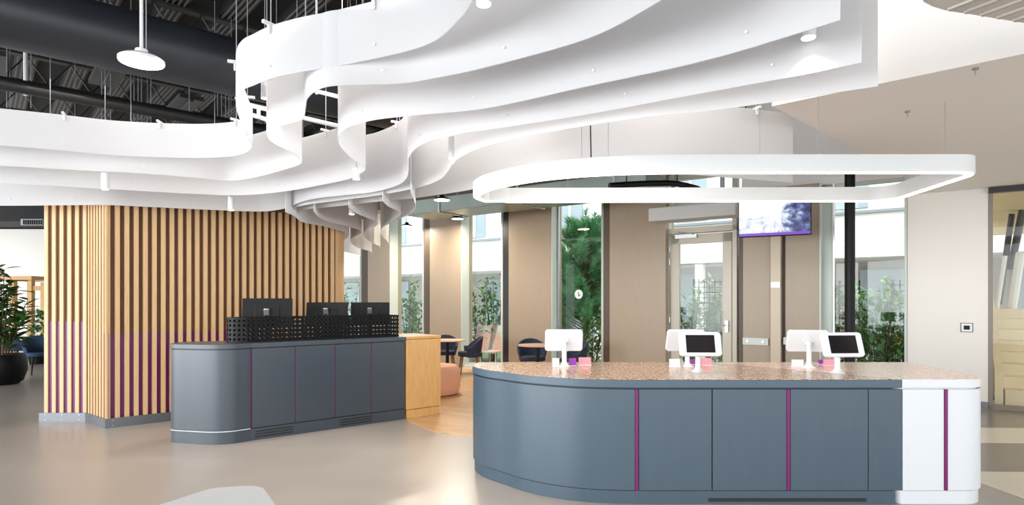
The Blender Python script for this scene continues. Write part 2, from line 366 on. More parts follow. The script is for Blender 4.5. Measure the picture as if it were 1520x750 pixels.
# stair room behind the partition: beige return wall, back wall, stairs
def fl(t, o, z=0): return Vector((c.x, c.y, 0))+FT*t+FN*(-o)+Vector((0, 0, z))
SW = MB(); M_stwall = mat('stair_wall', srgb(232, 218, 188), .6)
a = fac(1467, -.1); b = fac(1467, -3.6); th = .12
rd = Vector((a.x, a.y, 0)).normalized()
pa = Vector((a.x, a.y, 0))-FT*.05; pb = pa-FN*5.2
SW.prism([tuple(pa[:2]), tuple(pb[:2]), tuple((pb-FT*.15)[:2]), tuple((pa-FT*.15)[:2])], 0, 3.25)
struct(SW.build('wall_stair', M_stwall))
pc = fac(1466, -5.2)
bw = MB()
for t0, t1, z0, z1 in ((0, 7, 0, 1.0), (0, 7, 2.95, 4.5), (.75, 1.0, 1.0, 2.95)):
    bw.prism([tuple(v[:2]) for v in (pc+FT*t0, pc+FT*t1, pc+FT*t1-FN*.2, pc+FT*t0-FN*.2)], z0, z1)
struct(bw.build('wall_stair_back', M_stwall))
q0 = fac(1466, -.1); q5 = fac(1466, -5.4)
struct(MB().prism([tuple(v[:2]) for v in (q0, q0+FT*7, q5+FT*7, q5)], 3.25, 3.4).build('ceiling_stair', M_stwall))
st = thing('staircase', 'pale timber staircase climbing behind the glass partition on the right', 'staircase', fl(1.0, .35))
sm = MB(); A_ = fac(1492, -.55); sdir = (-FN); 
so = Vector((A_.x, A_.y, 0))
for i in range(8):
    o_ = so+sdir*(i*.3); zt = .05+.17*(i+1)
    q = [o_, o_+FT*2.6, o_+FT*2.6+sdir*.34, o_+sdir*.34]
    sm.prism([tuple(v[:2]) for v in q], 0 if i == 0 else zt-.2, zt)
sm.build('steps', M_stair, st)
s2 = MB()
for sgn in (0,):
    a0 = so-FT*.12; b0 = a0+sdir*2.4
    s2.add([(a0.x, a0.y, 0), (b0.x, b0.y, 1.2), (b0.x, b0.y, 1.75), (a0.x, a0.y, .5)]+[((v+FT*.1).x, (v+FT*.1).y, z) for v, z in ((a0, 0), (b0, 1.2), (b0, 1.75), (a0, .5))],
           [(0, 1, 2, 3), (7, 6, 5, 4), (0, 4, 5, 1), (1, 5, 6, 2), (2, 6, 7, 3), (3, 7, 4, 0)])
s2.build('stringer', M_stair, st)
raf = thing('stair_balustrade_post', 'dark raking steel brace seen high behind the glass partition', 'brace', Pd(1495, 440, 11.5))
MB().tube(Pd(1483, 452, 11.5), Pd(1502, 318, 11.5), .05, 8).build('brace', M_black, raf)
MB().tube(Pd(1500, 400, 11.5), Pd(1518, 312, 11.3), .06, 8).build('brace', M_black, raf)
rw = thing('raking_handrail', 'white raking handrail panel above the stairs behind the glass', 'handrail', Pd(1505, 480, 11))
MB().tube(Pd(1497, 492, 11), Pd(1515, 375, 11), .07, 8).tube(Pd(1478, 470, 11), Pd(1492, 380, 11), .035, 8).build('rail', M_whitegl, rw)
og = thing('orange_seat', 'small orange seat back just above the stairs at right edge', 'seat', fac(1520, -4.4))
MB().box(fac(1522, -4.4, 1.07), (.5, .08, .32), FANG).box(fac(1522, -4.3, .9), (.5, .4, .06), FANG).build('back', M_orange, og, bevel=.02)
for s_ in (-.2, .2): MB().box(fac(1522, -4.3, .44)+FT*s_, (.04, .3, .88), FANG).build('leg', M_steel, og)

# left distance: white wall and dark bulkhead
struct(MB().box2((-26, 19, 0), (-9, 19.2, 3.8)).build('wall_left', M_wallw))
struct(MB().box2((-26, 19.0, 3.8), (-9, 19.3, CEIL)).build('wall_left_upper', M_ceil))
struct(MB().box2((-26, 17.5, 3.85), (-9, 18.9, CEIL+.05)).build('ceiling_far', M_ceil))
gr = thing('ventilation_grille', 'small white rectangular air grille up in the dark ceiling at left', 'grille', Pd(48, 330, 14))
MB().box(Pd(48, 330, 14), (.5, .05, .14)).build('frame', M_wire, gr)
g2 = MB()
for i in range(9): g2.box(Pd(48, 330, 13.96)+Vector((-.2+.05*i, 0, 0)), (.012, .03, .11))
g2.build('louvre', M_black, gr)

# ------------------------------------------------------------------ slatted partition
W0 = G(57.6, 626.4, 0); W1 = G(126.4, 626.4, 0); W2 = G(156, 636.5, 0)
W3 = W2+(G(497, 447+149.7, 0)-W2)
wl = [W0, W1, W2, W3, W3+U*.1+V*.25, W3+V*1.0]
core = [W0+Vector((.1, .06, 0)), W1+Vector((.04, .08, 0)), W2+Vector((.02, .1, 0)), W3+V*.05-U*.02, W3+V*1.2-U*.02, Vector((W0.x+.1, W0.y+1.5, 0))]
TOP = 2.95
part = thing('slatted_partition', 'timber slatted partition with purple lower stripes behind the reception desk', 'partition', (W2.x, W2.y, 0))
def inset(p, q, d):
    t = (q-p).normalized(); n = Vector((-t.y, t.x, 0)); return p+n*d, q+n*d
kick = MB()
for a, b in ((W0, W1), (W1, W2), (W2, W3)):
    kick.wallstrip([tuple(a[:2]), tuple(b[:2])], 0, .115, .03)
kick.build('kick_plate', M_kick, part)
sc = MB()
for a, b in ((W0, W1), (W1, W2), (W2, W3)):
    L = (b-a).length; t = (b-a)/L
    for s_ in (.08, L*.5, L-.08):
        n = Vector((t.y, -t.x, 0))
        for zz in (.025, .09):
            p = a+t*s_+Vector((0, 0, zz)); sc.tube(p, p+n*.004, .006)
sc.build('screws', M_steel, part)
body = [tuple(v[:2]) for v in (inset(W0, W1, .042)[0]+Vector((.075, 0, 0)), inset(W0, W1, .042)[1]+Vector((.012, 0, 0)), W2+Vector((-.035, .085, 0)), inset(W2, W3, .08)[1], W3+V*1.2, Vector((W0.x+.12, W0.y+1.5, 0)))]
MB().prism(body, .1, TOP).build('backing_panel', M_back, part)
sl = MB(); hd = MB(); pp = MB()
def slats(a, b, spacing, wd, d0, dep, zp0, zp1, first=.0, last=None):
    L = (b-a).length; t = (b-a)/L; n = Vector((-t.y, t.x, 0)); k = 0; rz = math.atan2(t.y, t.x)
    N = int(round((L-first)/spacing))
    for i in range(N+1):
        s_ = first+i*spacing
        if s_ > L+.001: break
        c = a+t*s_+n*(d0+dep/2); sl.box((c.x, c.y, (.115+TOP-.12)/2), (wd, dep, TOP-.12-.115), rz)
    p = a+n*(d0+dep-.004); q = b+n*(d0+dep-.004)
    pp.wallstrip([tuple(p[:2]), tuple(q[:2])], .115, [zp0, zp1], .004)
    hd.wallstrip([tuple((a+n*.01)[:2]), tuple((b+n*.01)[:2])], TOP-.12, TOP, .06)
W0s = W0+Vector((.06, 0, 0))
slats(W0s, W1, .0995, .047, .015, .024, 1.29, 1.285, .02)
slats(W1, W2, .097, .047, .015, .024, 1.285, 1.15, .07)
slats(W2, W3, .1, .05, .015, .062, 1.152, 1.13, .03)
sl.build('slats', M_slat, part); hd.build('header', M_back, part); pp.build('purple_panel', M_purp, part)['label'] = 'purple painted lower panel'
# rounded right end of the partition with tight slats
en = MB(); ctr = W3+V*.28
for i in range(1, 9):
    a = math.atan2(-V.y, -V.x)+math.radians(11*i); p = ctr+Vector((math.cos(a), math.sin(a), 0))*.235
    en.box((p.x, p.y, (.115+TOP)/2), (.05, .05, TOP-.115), a)
en.lathe([(.2, 0), (.2, TOP-.05)], (ctr.x, ctr.y, 0), 24)
en.build('rounded_end', M_slat, part)

# ------------------------------------------------------------------ counter builder
def counter_body(root, poly_closed, z0, z1, m, name='body'):
    MB().prism(poly_closed, z0, z1).build(name, m, root)
def inpoly(poly, d):       # inset a closed polygon (ccw) by d
    n = len(poly); A = sum(poly[i][0]*poly[(i+1) % n][1]-poly[(i+1) % n][0]*poly[i][1] for i in range(n)); sg = 1 if A > 0 else -1
    out = []
    for i in range(n):
        a = Vector(poly[i-1]); b = Vector(poly[i]); c_ = Vector(poly[(i+1) % n]); d1 = (b-a).normalized(); d2 = (c_-b).normalized()
        n1 = Vector((-d1.y, d1.x))*sg; n2 = Vector((-d2.y, d2.x))*sg; nn = (n1+n2)
        if nn.length < 1e-6: nn = n1
        nn.normalize(); k = d/max(nn.dot(n1), .4); out.append((b.x+nn.x*k, b.y+nn.y*k))
    return out

# ------------------------------------------------------------------ kiosk island
H = .955
front_l = catmull([(-.32, 5.9), (-.365, 5.59), (-.25, 5.3), (-.06, 5.08), (.086, 4.92), (.258, 4.79), (.48, 4.68), (.71, 4.625), (.93, 4.605)], 6)
corner = [(3.46+.22*math.sin(math.radians(a)), 4.825-.22*math.cos(math.radians(a))) for a in range(0, 91, 10)]
blue_line = front_l+[(2.965, 4.605)]
blue = blue_line+[(1.93, 5.9)]
white_line = [(2.969, 4.605)]+corner+[(3.74, 5.2), (3.83, 5.9)]
whitep = white_line+[(1.936, 5.9)]
isl = thing('kiosk_counter', 'blue grey curved counter with purple strips and a speckled brown top', 'counter', (1.2, 5.2, 0))
MB().prism(inpoly(blue, .02), 0, .1).build('plinth', M_bluegrey, isl)
MB().prism(inpoly(blue, .03), .1, H-.065).build('body', mat('counter_core', srgb(48, 58, 68), .6), isl)
MB().prism(inpoly(blue, .0), H-.065, H-.003).build('worktop_edge', M_bluetop, isl, bevel=.003)
MB().prism(inpoly(blue, .002), H-.003, H).build('worktop', M_terr, isl)['label'] = 'speckled brown terrazzo worktop'
Lf = seglen(blue_line); SX = lambda X: Lf[-1]-(2.965-X)
zp0, zp1 = .108, H-.078
bl_in = offset(blue_line, .006)
def facing(root, line, s0, s1, m, name, z0=zp0, z1=zp1, out=0, th=.02, bevel=.002):
    ln = sub_line(line, s0, s1)
    if out: ln = offset(ln, -out)
    return MB().wallstrip(ln, z0, z1, th).build(name, m, root, smooth=len(ln) > 4, bevel=bevel)
facing(isl, bl_in, .0, SX(.925), M_bluegrey, 'curved_panel')
for x0, x1 in ((.955, 1.508), (1.516, 2.078), (2.108, 2.697), (2.703, 2.958)):
    facing(isl, bl_in, SX(x0), SX(x1), M_bluegrey, 'door_panel')
for x0 in (.938, 2.091):
    facing(isl, bl_in, SX(x0-.011), SX(x0+.011), M_purpd, 'handle_strip', out=.006, th=.03)['label'] = 'purple handle strip'
MB().box2((1.5, 4.618, .02), (2.7, 4.64, .045)).build('vent_slot', M_black, isl)
wh = thing('white_counter_end', 'white rounded end cabinet of the kiosk counter with one purple strip', 'counter', (3.3, 5.3, 0))
MB().prism(inpoly(whitep, .02), 0, .1).build('plinth', M_whitelam, wh)
MB().prism(inpoly(whitep, .03), .1, H-.065).build('body', M_whitelam, wh)
MB().prism(whitep, H-.065, H-.003).build('worktop_edge', M_whitelam, wh, bevel=.003)
MB().prism(inpoly(whitep, .002), H-.003, H).build('worktop', M_terrw, wh)['label'] = 'pale pink speckled worktop'
wl_in = offset(white_line, .006)
facing(wh, wl_in, .004, 3.285-2.969, M_whitelam, 'door_panel')
facing(wh, wl_in, 3.315-2.969, seglen(wl_in)[-1]-.02, M_whitelam, 'curved_panel')
facing(wh, wl_in, 3.289-2.969, 3.311-2.969, M_purpd, 'handle_strip', out=.006, th=.03)['label'] = 'purple handle strip'

# kiosks
M_cam = M_wire
def kiosk(x, y, rz, label, back):
    k = thing('tablet_kiosk', label, 'kiosk', (x, y, H), rz, 'tablet kiosks on the counter')
    MB().lathe([(.058, 0), (.058, .006), (.04, .012), (.026, .03), (.02, .05)], n=28).build('base', M_whitegl, k, world=False, smooth=True)
    MB().lathe([(.022, .03), (.02, .17), (.018, .22)], n=20).tube((0, 0, .2), (0, -.05, .225), .022, 16).build('stem', M_whitegl, k, world=False, smooth=True)
    R = Matrix.Rotation(math.radians(72), 3, 'X'); cc = Vector((0, -.06, .235))
    def plate(w, h, r, t0, t1):
        pts = rrect(w, h, r); n = len(pts); vs = [cc+R@Vector((p[0], p[1], t0)) for p in pts]+[cc+R@Vector((p[0], p[1], t1)) for p in pts]
        return MB().add(vs, [tuple(range(n-1, -1, -1)), tuple(range(n, 2*n))]+[(i, (i+1) % n, n+(i+1) % n, n+i) for i in range(n)])
    cs = plate(.345, .205, .028, -.016, .018).build('tablet_case', M_whitegl, k, world=False, bevel=.007)
    plate(.235, .15, .004, .0175, .0195).build('screen', M_screen, cs, world=False)
    b = cc+R@Vector((0, -.0, -.016)); b2 = cc+R@Vector((0, 0, -.03))
    MB().tube(b, b2, .045, 20).build('mount', M_whitegl, cs, world=False)
    return k
kiosk(.475, 5.5, PI, 'white tablet kiosk standing alone at the left, seen from behind', 1)
kiosk(1.59, 5.5, PI+math.radians(4), 'white tablet kiosk seen from behind, back one of the middle pair', 1)
kiosk(1.565, 5.1, math.radians(-3), 'white tablet kiosk with dark screen, front one of the middle pair', 0)
kiosk(2.655, 5.42, PI+math.radians(-10), 'white tablet kiosk seen from behind, back one of the right pair', 1)
kiosk(2.70, 5.03, math.radians(5), 'white tablet kiosk with dark screen, front one of the right pair', 0)
def card(name, px0, px1, py0, py1, m, label, cat, d=.035):
    p = G((px0+px1)/2, py1, H); w = (px1-px0)/900*p.y; h = (py1-py0)/900*p.y
    o = thing(name, label, cat, (p.x, p.y, H))
    MB().add([(-w/2, -d/2, 0), (w/2, -d/2, 0), (w/2, d/2, 0), (-w/2, d/2, 0), (-w/2, -d/2+.008, h), (w/2, -d/2+.008, h), (w/2, d/2, h), (-w/2, d/2, h)],
             [(3, 2, 1, 0), (4, 5, 6, 7), (0, 1, 5, 4), (1, 2, 6, 5), (2, 3, 7, 6), (3, 0, 4, 7)]).build('card_block', m, o, world=False, bevel=.002)
    MB().box((0, 0, .003), (w+.008, d+.008, .006)).build('holder', M_whitegl, o, world=False)
card('card_box', 820, 830, 532, 544, M_whitegl, 'white card box left of the lone left kiosk', 'box')
card('card_box', 845, 855, 532, 543, M_pbox, 'purple card box right of the lone left kiosk', 'box')
card('card_box', 859, 877, 531, 542, M_pkbox, 'pink card box right of the lone left kiosk', 'box')
card('card_box', 994, 1009, 533, 545, M_whitegl, 'white card box left of the middle kiosks', 'box')
card('card_box', 1025, 1031, 534, 541.5, M_pbox, 'small purple card box between the stems of the middle kiosks', 'box')
card('card_box', 1041, 1056, 532, 542.5, M_pkbox, 'pink card box right of the middle kiosks', 'box')
card('card_box', 1176, 1192, 534, 545, M_whitegl, 'white card box left of the right kiosks', 'box')
card('card_box', 1215.5, 1221, 534, 541, M_pbox, 'small purple card box between the stems of the right kiosks', 'box')
card('card_box', 1223, 1239, 534, 543, M_pkbox, 'pink card box behind the front right kiosk', 'box')

# ------------------------------------------------------------------ reception desk
DH = 1.08
f0 = Vector((-2.88, 6.71)); f1 = Vector((-1.39, 7.96)); fd = (f1-f0).normalized(); fn = Vector((-fd.y, fd.x))
dl = catmull([(-3.78, 6.98), (-3.79, 6.75), (-3.72, 6.63), (-3.5, 6.57), (-3.25, 6.52), (-3.06, 6.55), (-2.95, 6.64), tuple(f0)], 5)
dline = dl+[tuple(f1)]
bk = [tuple(f1+fn*.75), (-3.3, 7.2)]
desk = thing('reception_desk', 'dark blue grey reception desk with a rounded left corner', 'reception desk', (-2.7, 7.2, 0))
dp = dline+bk
MB().prism(inpoly(dp, .012), 0, .13).build('plinth', M_charcoal, desk)
MB().prism(inpoly(dp, .03), .13, DH-.05).build('body', M_black, desk)
MB().prism(dp, DH-.05, DH).build('worktop', M_charcoal, desk, bevel=.003)
d_in = offset(dline, .008); Ld = seglen(d_in); Lc = seglen(offset(dline, .008)[:len(dl)])[-1]; Lt = Ld[-1]; seg = (Lt-Lc-.01)/4
facing(desk, d_in, .0, Lc-.01, M_charcoal, 'curved_panel', .145, DH-.06)
facing(desk, d_in, .02, Lc-.01, M_whitegl, 'reveal_strip', .132, .14, out=.003)
for i in range(4):
    facing(desk, d_in, Lc+.006+i*seg, Lc+(i+1)*seg-.006, M_charcoal, 'door_panel', .14, DH-.06)
    facing(desk, d_in, Lc-.006+i*seg, Lc+.002+i*seg, M_purpd, 'handle_strip', .14, DH-.06, th=.02, out=-.001)['label'] = 'purple reveal strip'
for s0 in (.03, 1.03):
    for zz in (.03, .06, .09):
        facing(desk, offset(dline, .012), Lc+s0, Lc+s0+.42, M_black, 'vent_slot', zz, zz+.014, out=.003, th=.01, bevel=0)
# oak end unit
oak = thing('oak_cabinet', 'light oak cabinet closing the right end of the reception desk', 'cabinet', (-1.2, 8.2, 0))
g0 = f1+fd*.003; g1 = f1+fd*.545
op = [tuple(g0), tuple(g1), tuple(g1+fn*.7), tuple(g0+fn*.7)]
MB().prism(inpoly(op, .012), 0, .11).build('plinth', M_oak, oak)
MB().prism(inpoly(op, .004), .118, DH-.04).build('body', M_oak, oak, bevel=.003)
MB().prism(inpoly(op, .02), .11, .118).build('shadow_gap', M_brown, oak)
MB().prism(op, DH-.035, DH).build('top', M_oak, oak, bevel=.003)
# perforated screen
bs = thing('perforated_screen', 'black perforated metal screen with square holes along the desk top', 'screen', (-2.7, 7.3, DH))
A0 = f0+fn*.16+fd*.02; A1 = f1+fn*.12-fd*.04
sl_line = catmull([(-3.1, 7.12), (-3.22, 6.98), (-3.24, 6.88), (-3.14, 6.8), (-3.0, 6.82), tuple(A0)], 6)+[tuple(A1), tuple(A1+fn*.33), tuple(A0+fn*.30), (-3.1, 7.12)]
Ls = seglen(sl_line)[-1]; pm = MB(); pitch = .052; N = int(Ls/pitch); hz = .285; rows = 5; rp_ = (hz-.025)/rows
for i in range(N+1):
    s_ = i*Ls/N
    ln = sub_line(sl_line, max(0, s_-.0125), min(Ls, s_+.0125)); pm.wallstrip([ln[0], ln[-1]], DH, DH+hz, .004)
for r in range(rows+1):
    pm.wallstrip(sub_line(sl_line, 0, Ls), DH+r*rp_, DH+r*rp_+.025, .0035)
pm.build('mesh', M_blackp, bs)
def monitor(px, wpx, d, ytop, label, rz):
    p = Pd(px, ytop, d); m_ = thing('computer_monitor', label, 'monitor', (p.x, p.y, DH), rz, 'monitors on the reception desk')
    w = wpx/900*d; zt = p.z-DH; h = w*.6
    R = Matrix.Rotation(math.radians(-8), 3, 'X')
    pn = MB().box((0, 0, zt-h/2), (w, .03, h), M=R).box((0, .0, zt-h/2-.02), (w*.5, .055, h*.5), M=R).build('display', M_blackp, m_, world=False, bevel=.006)
    MB().box((0, .018, zt-h/2), (w-.03, .004, h-.03), M=R).build('screen', M_screen, pn, world=False)
    MB().box((.0, -.055, .33), (.06, .03, .10), M=Matrix.Rotation(math.radians(20), 3, 'X')).build('stand_bracket', M_steel, m_, world=False, bevel=.004)
    MB().box((0, -.06, .15), (.045, .03, .3)).build('stand_neck', M_blackp, m_, world=False, bevel=.004)
    MB().box((0, -.04, .006), (.24, .2, .012)).build('stand_base', M_blackp, m_, world=False, bevel=.004)
monitor(397, 70, 7.35, 443, 'large black monitor seen from behind, leftmost on the desk', math.radians(12))
monitor(485.5, 61, 7.95, 449, 'black monitor seen from behind, middle one on the desk', math.radians(2))
monitor(549.5, 56, 8.4, 449, 'black monitor seen from behind, nearest the oak cabinet', math.radians(8))

# white table in the foreground
tz = .74
tp = [G(235, 750, tz), G(310, 726, tz), G(340, 722.6, tz), G(370, 721, tz), G(384, 722.3, tz), G(392, 725.5, tz), G(410, 750, tz)]
tp = [(-1.78, 1.55)]+[tuple(v[:2]) for v in tp]+[(-.40, 1.55)]
tcv = tp[:2]+catmull(tp[1:-1], 5)+[tp[-1]]
tb = thing('white_table', 'white table top with a rounded corner at the bottom left of the view', 'table', (-1.1, 2.1, 0))
MB().prism(tcv, tz-.03, tz).build('tabletop', M_whitelam, tb, bevel=.004)
for x, y in ((-1.15, 2.45), (-1.5, 1.7), (-.65, 1.7)):
    MB().tube((x, y, 0), (x, y, tz-.03), .022, 12).build('leg', M_whitegl, tb)

# ------------------------------------------------------------------ hanging ribbons
ZT = 3.32
R1 = [(-150, 206), (0, 216), (86, 223), (177, 231), (279, 234.5), (335, 233), (362, 228), (374, 218), (369, 207), (361, 190), (354, 172), (350, 157), (352, 143), (361, 133), (375, 127), (401, 117), (444, 107), (502, 97.5), (593, 78.5), (644, 61), (682, 28), (700, 2.5), (722, -40)]
R2 = [(-150, 240), (0, 246), (101, 252), (215, 258), (290, 264), (342, 268.5), (385, 262), (416, 253.5), (441, 246), (447.5, 240), (436, 229), (406, 213), (396, 202), (400, 192), (430, 184), (449, 176), (453, 160), (456, 146), (472, 133), (500, 127), (593, 124), (650, 115), (720, 100), (872, 57), (981, 0), (1040, -40)]
R3 = [(-150, 268), (0, 272), (162, 281), (270, 287), (340, 290), (390, 288), (434, 282.6), (480, 274), (517, 266), (536, 257), (541.5, 249), (522, 235.7), (505, 218), (502, 205), (512, 192), (535, 183), (563, 177), (618.7, 171), (720, 161), (872, 128), (999, 101), (1100, 75), (1247, 29.5)]
R4 = [(-150, 303), (0, 305.4), (152, 304.5), (215, 307), (300, 311), (377, 314), (403, 313), (429, 308), (441, 302), (467, 295), (510, 290), (555, 285), (590, 275), (603, 264), (606, 252), (605, 240), (610, 228), (622, 217), (644, 208), (682, 199), (745, 190), (872, 170), (1050, 137), (1180, 113), (1279, 93)]
R5 = [(430, 312), (450, 305), (500, 298), (555, 291), (618, 279), (650, 268), (664, 255), (671, 244), (684, 233), (720, 218), (800, 199), (935, 177), (1050, 165), (1143, 152), (1303, 128)]
R6 = [(434, 318), (455, 311), (492, 307), (555, 300), (616, 294), (702, 281), (760, 266), (820, 250), (900, 247), (1060, 262), (1177, 271)]
B1 = [(424, 315), (437, 321), (450, 330), (480, 336), (500, 341), (514, 346), (518, 350), (510, 357), (500, 364), (503, 371), (520, 376), (535, 379.5)]
B2 = [(466, 314), (476, 324), (495, 331), (515, 336), (534, 342), (536, 347), (524, 353), (521, 360), (532, 368), (549, 373), (552, 376)]
B3 = [(518, 308), (530, 317), (546, 324), (560, 330), (558, 336), (546, 342), (540, 349), (550, 359), (564, 366), (564, 369)]
B4 = [(568, 298), (576, 306), (588, 312), (595, 317), (590, 323), (578, 331), (566, 341), (567, 350), (576, 359), (577, 362)]
B5 = [(610, 286), (616, 300), (615, 313), (600, 322), (578, 331), (575, 338)]
ribs = [(R1, 2.98, 'outermost white ribbon sheet sweeping up to the top edge of the view'),
        (R2, 2.86, 'white ribbon sheet second from the front with two deep folds'),
        (R3, 2.77, 'white ribbon sheet folding back at the middle, third from the front'),
        (R4, 2.70, 'long white ribbon sheet skimming the top of the slatted partition'),
        (R5, 2.68, 'white ribbon sheet that ends nearest the soffit on the right'),
        (R6, 2.67, 'lowest white ribbon sheet passing behind the ring light'),
        (B1, 2.60, 'small scalloped white ribbon nearest the slatted partition end'),
        (B2, 2.60, 'small scalloped white ribbon second from the partition end'),
        (B3, 2.60, 'small scalloped white ribbon third from the partition end'),
        (B4, 2.60, 'small scalloped white ribbon fourth from the partition end'),
        (B5, 2.60, 'short white ribbon with a straight edge beside the dark lounge ceiling')]
for i, (pts, zb, lab) in enumerate(ribs):
    ln = catmull([tuple(G(x, y, zb)[:2]) for x, y in pts], 7)
    zt = ZT if i < 6 else 3.2
    c = ln[len(ln)//2]; r = thing('hanging_ribbon', lab, 'ceiling ribbon', (c[0], c[1], zt), 0, 'white ribbons hanging from the ceiling')
    MB().wallstrip(ln, zb, zt, .005).build('sheet', M_rib, r, smooth=True)
    L = seglen(ln)[-1]; n = max(2, int(L/.8))
    for k in range(n):
        s_ = (k+.5)*L/n; a, b = sub_line(ln, s_, s_+.02)[0], sub_line(ln, s_, s_+.02)[-1]
        t = (Vector(b)-Vector(a)).normalized(); nn = Vector((-t.y, t.x)); rz = math.atan2(t.y, t.x)
        MB().box((a[0]+nn.x*.0, a[1]+nn.y*.0, zt+.008), (.02, .12, .02), rz).box((a[0]-nn.x*.012, a[1]-nn.y*.012, zt-.025), (.02, .012, .06), rz).build('clip', M_whitegl, r)
        vo = Vector((a[0], a[1], 0)).dot(V)
        if i < 6 and not (6.6 < vo < 7.3 or 7.85 < vo < 8.3): MB().tube((a[0], a[1], zt), (a[0], a[1], CEIL), .0035, 5).build('suspension_wire', M_wire, r)
        if i < 4: MB().tube((a[0]-nn.x*.006, a[1]-nn.y*.006, zb+.08), (a[0]-nn.x*.01, a[1]-nn.y*.01, zb+.08), .008, 10).build('rivet', M_whitegl, r)

# ------------------------------------------------------------------ ring light
ring_o = catmull([(-.27, 6.03), (-.37, 5.75), (-.28, 5.42), (-.08, 5.14), (.2, 4.9), (.5, 4.75), (.8, 4.66), (1.1, 4.62), (1.5, 4.61)], 6)+[(2.4, 4.605)]
cr = [(3.42+.2*math.sin(math.radians(a)), 4.80-.2*math.cos(math.radians(a))) for a in range(0, 86, 12)]
cb = [(3.47+.26*math.cos(math.radians(a)), 5.74+.26*math.sin(math.radians(a))) for a in range(0, 91, 12)]
bl_ = [(.02+.26*math.cos(math.radians(a)), 5.80+.25*math.sin(math.radians(a))) for a in range(96, 170, 12)]
ring_line = ring_o+cr+cb+[(1.7, 6.03)]+bl_[:3]
ring = thing('ring_light', 'large white suspended light frame with rounded corners over the kiosk counter', 'pendant light', (1.6, 5.3, 2.53))
ri = inpoly(ring_line, .075)
def ringmesh(outer, inner, z0, z1):
    n = len(outer); vs = [(p[0], p[1], z) for z in (z0, z1) for p in outer]+[(p[0], p[1], z) for z in (z0, z1) for p in inner]; fs = []
    for i in range(n):
        j = (i+1) % n; fs += [(i, j, n+j, n+i), (2*n+j, 2*n+i, 3*n+i, 3*n+j), (n+i, n+j, 3*n+j, 3*n+i), (j, i, 2*n+i, 2*n+j)]
    return MB().add(vs, fs)
ringmesh(ring_line, ri, 2.535, 2.665).build('housing', M_white, ring, smooth=True)
ringmesh(inpoly(ring_line, .012), inpoly(ring_line, .063), 2.528, 2.536).build('light_strip', M_led, ring)
for (x, y) in ((.55, 4.78), (1.9, 4.65), (2.35, 4.65), (3.5, 4.9), (3.05, 5.98), (.55, 5.98), (.75, 4.72)):
    MB().tube((x, y, 2.65), (x, y, 3.165 if x > 2.2 else CEIL-.06), .0022, 5).build('suspension_wire', M_wire, ring)
pw = Vector((.62, 4.75)); MB().tube((.62, 4.75, 2.65), (.615, 4.75, 2.9), .005, 6).tube((.615, 4.75, 2.9), (.61, 4.75, 4.85), .005, 6).build('power_cable', M_blackp, ring)
for (x, y, lab) in ((*G(1448, 102, 3.165)[:2], 'small ceiling hook holding the ring light wire, nearest the soffit edge'), (*G(1347, 166, 3.165)[:2], 'small ceiling hook holding the ring light wire, in the soffit middle')):
    h = thing('ceiling_hook', lab, 'hook', (x, y, 3.17))
    MB().lathe([(.02, -.012), (.02, 0)], n=16).build('rose', M_wire, h, world=False)
    MB().tube((0, 0, -.012), (0, 0, -.05), .004, 6).build('hook', M_wire, h, world=False)

# ------------------------------------------------------------------ round duct and rods
def cyl_along(name, lab, cat, n_off, z, r, s0, s1, m, collar=True, direction=U, perp=V):
    a = perp*n_off+direction*s0+Vector((0, 0, z)); b = perp*n_off+direction*s1+Vector((0, 0, z))
    t = thing(name, lab, cat, tuple((a+b)/2))
    MB().tube(a, b, r, 40).build('pipe', m, t, smooth=True)
    if collar:
        s_ = s0+.7
        while s_ < s1:
            p = perp*n_off+direction*s_+Vector((0, 0, z)); MB().tube(p, p+direction*.04, r*1.025, 40).build('collar', m, t, smooth=True); s_ += 2.45
    return t
cyl_along('round_duct', 'large dark round ventilation duct under the ceiling at upper left', 'duct', 6.95, 4.09, .30, -6, 6.5, M_duct)
cyl_along('thin_pipe', 'thin pale conduit running just above the ribbons at far left', 'conduit', 8.2, 3.68, .03, -6, -.35, M_wire, False)
cyl_along('black_pipe', 'black pipe running below the round duct at upper left', 'pipe', 8.0, 3.75, .07, -6, 6, M_joist, False)
for k, (nf, s_, ln_) in enumerate(((8.6, -2.5, 1.0), (9.0, -1.2, 1.0), (9.4, .1, 1.0), (8.9, 1.2, 1.2), (9.6, 2.2, 1.0))):
    p = V*nf+U*s_
    o = tag(MB().box((p.x, p.y, 4.35), (.9, .3, .06), math.atan2(V.y, V.x)).box((p.x, p.y, 4.31), (.9, .04, .04), math.atan2(V.y, V.x)).build('cable_tray', M_deckl), 'grey metal cable tray hanging in the dark ceiling void', 'cable tray', 'cable trays in the ceiling void')
random.seed(3)
for k, (px, pt, pb, d) in enumerate(((10, 72, 160, 6.6), (46, 76, 160, 6.8), (151, 100, 178, 7.3), (164, 105, 178, 7.3), (194, 112, 178, 7.8), (199, 115, 178, 7.8), (205, 118, 178, 7.8), (210, 120, 178, 7.8), (224, 120, 183, 7.6), (281, 130, 182, 7.6), (323, 150, 183, 8), (329, 150, 183, 8), (335, 150, 183, 8), (340, 150, 183, 8))):
    a = Pd(px, pb, d); 
    o = tag(MB().tube(a, (a.x, a.y, CEIL), .006, 5).build('drop_wire', M_wire), 'thin steel wire dropping from the dark ceiling behind the ribbons', 'wire', 'thin drop wires behind the ribbons')
for k, (px, pb, d, r, lab) in enumerate(((38, 142, 6.6, .02, 'pale threaded rod beside the round duct at far left'), )):
    a = Pd(px, pb, d); o = thing('threaded_rod', lab, 'rod', a)
    MB().tube(a, (a.x, a.y, CEIL), r, 8).build('rod', M_whitegl, o)
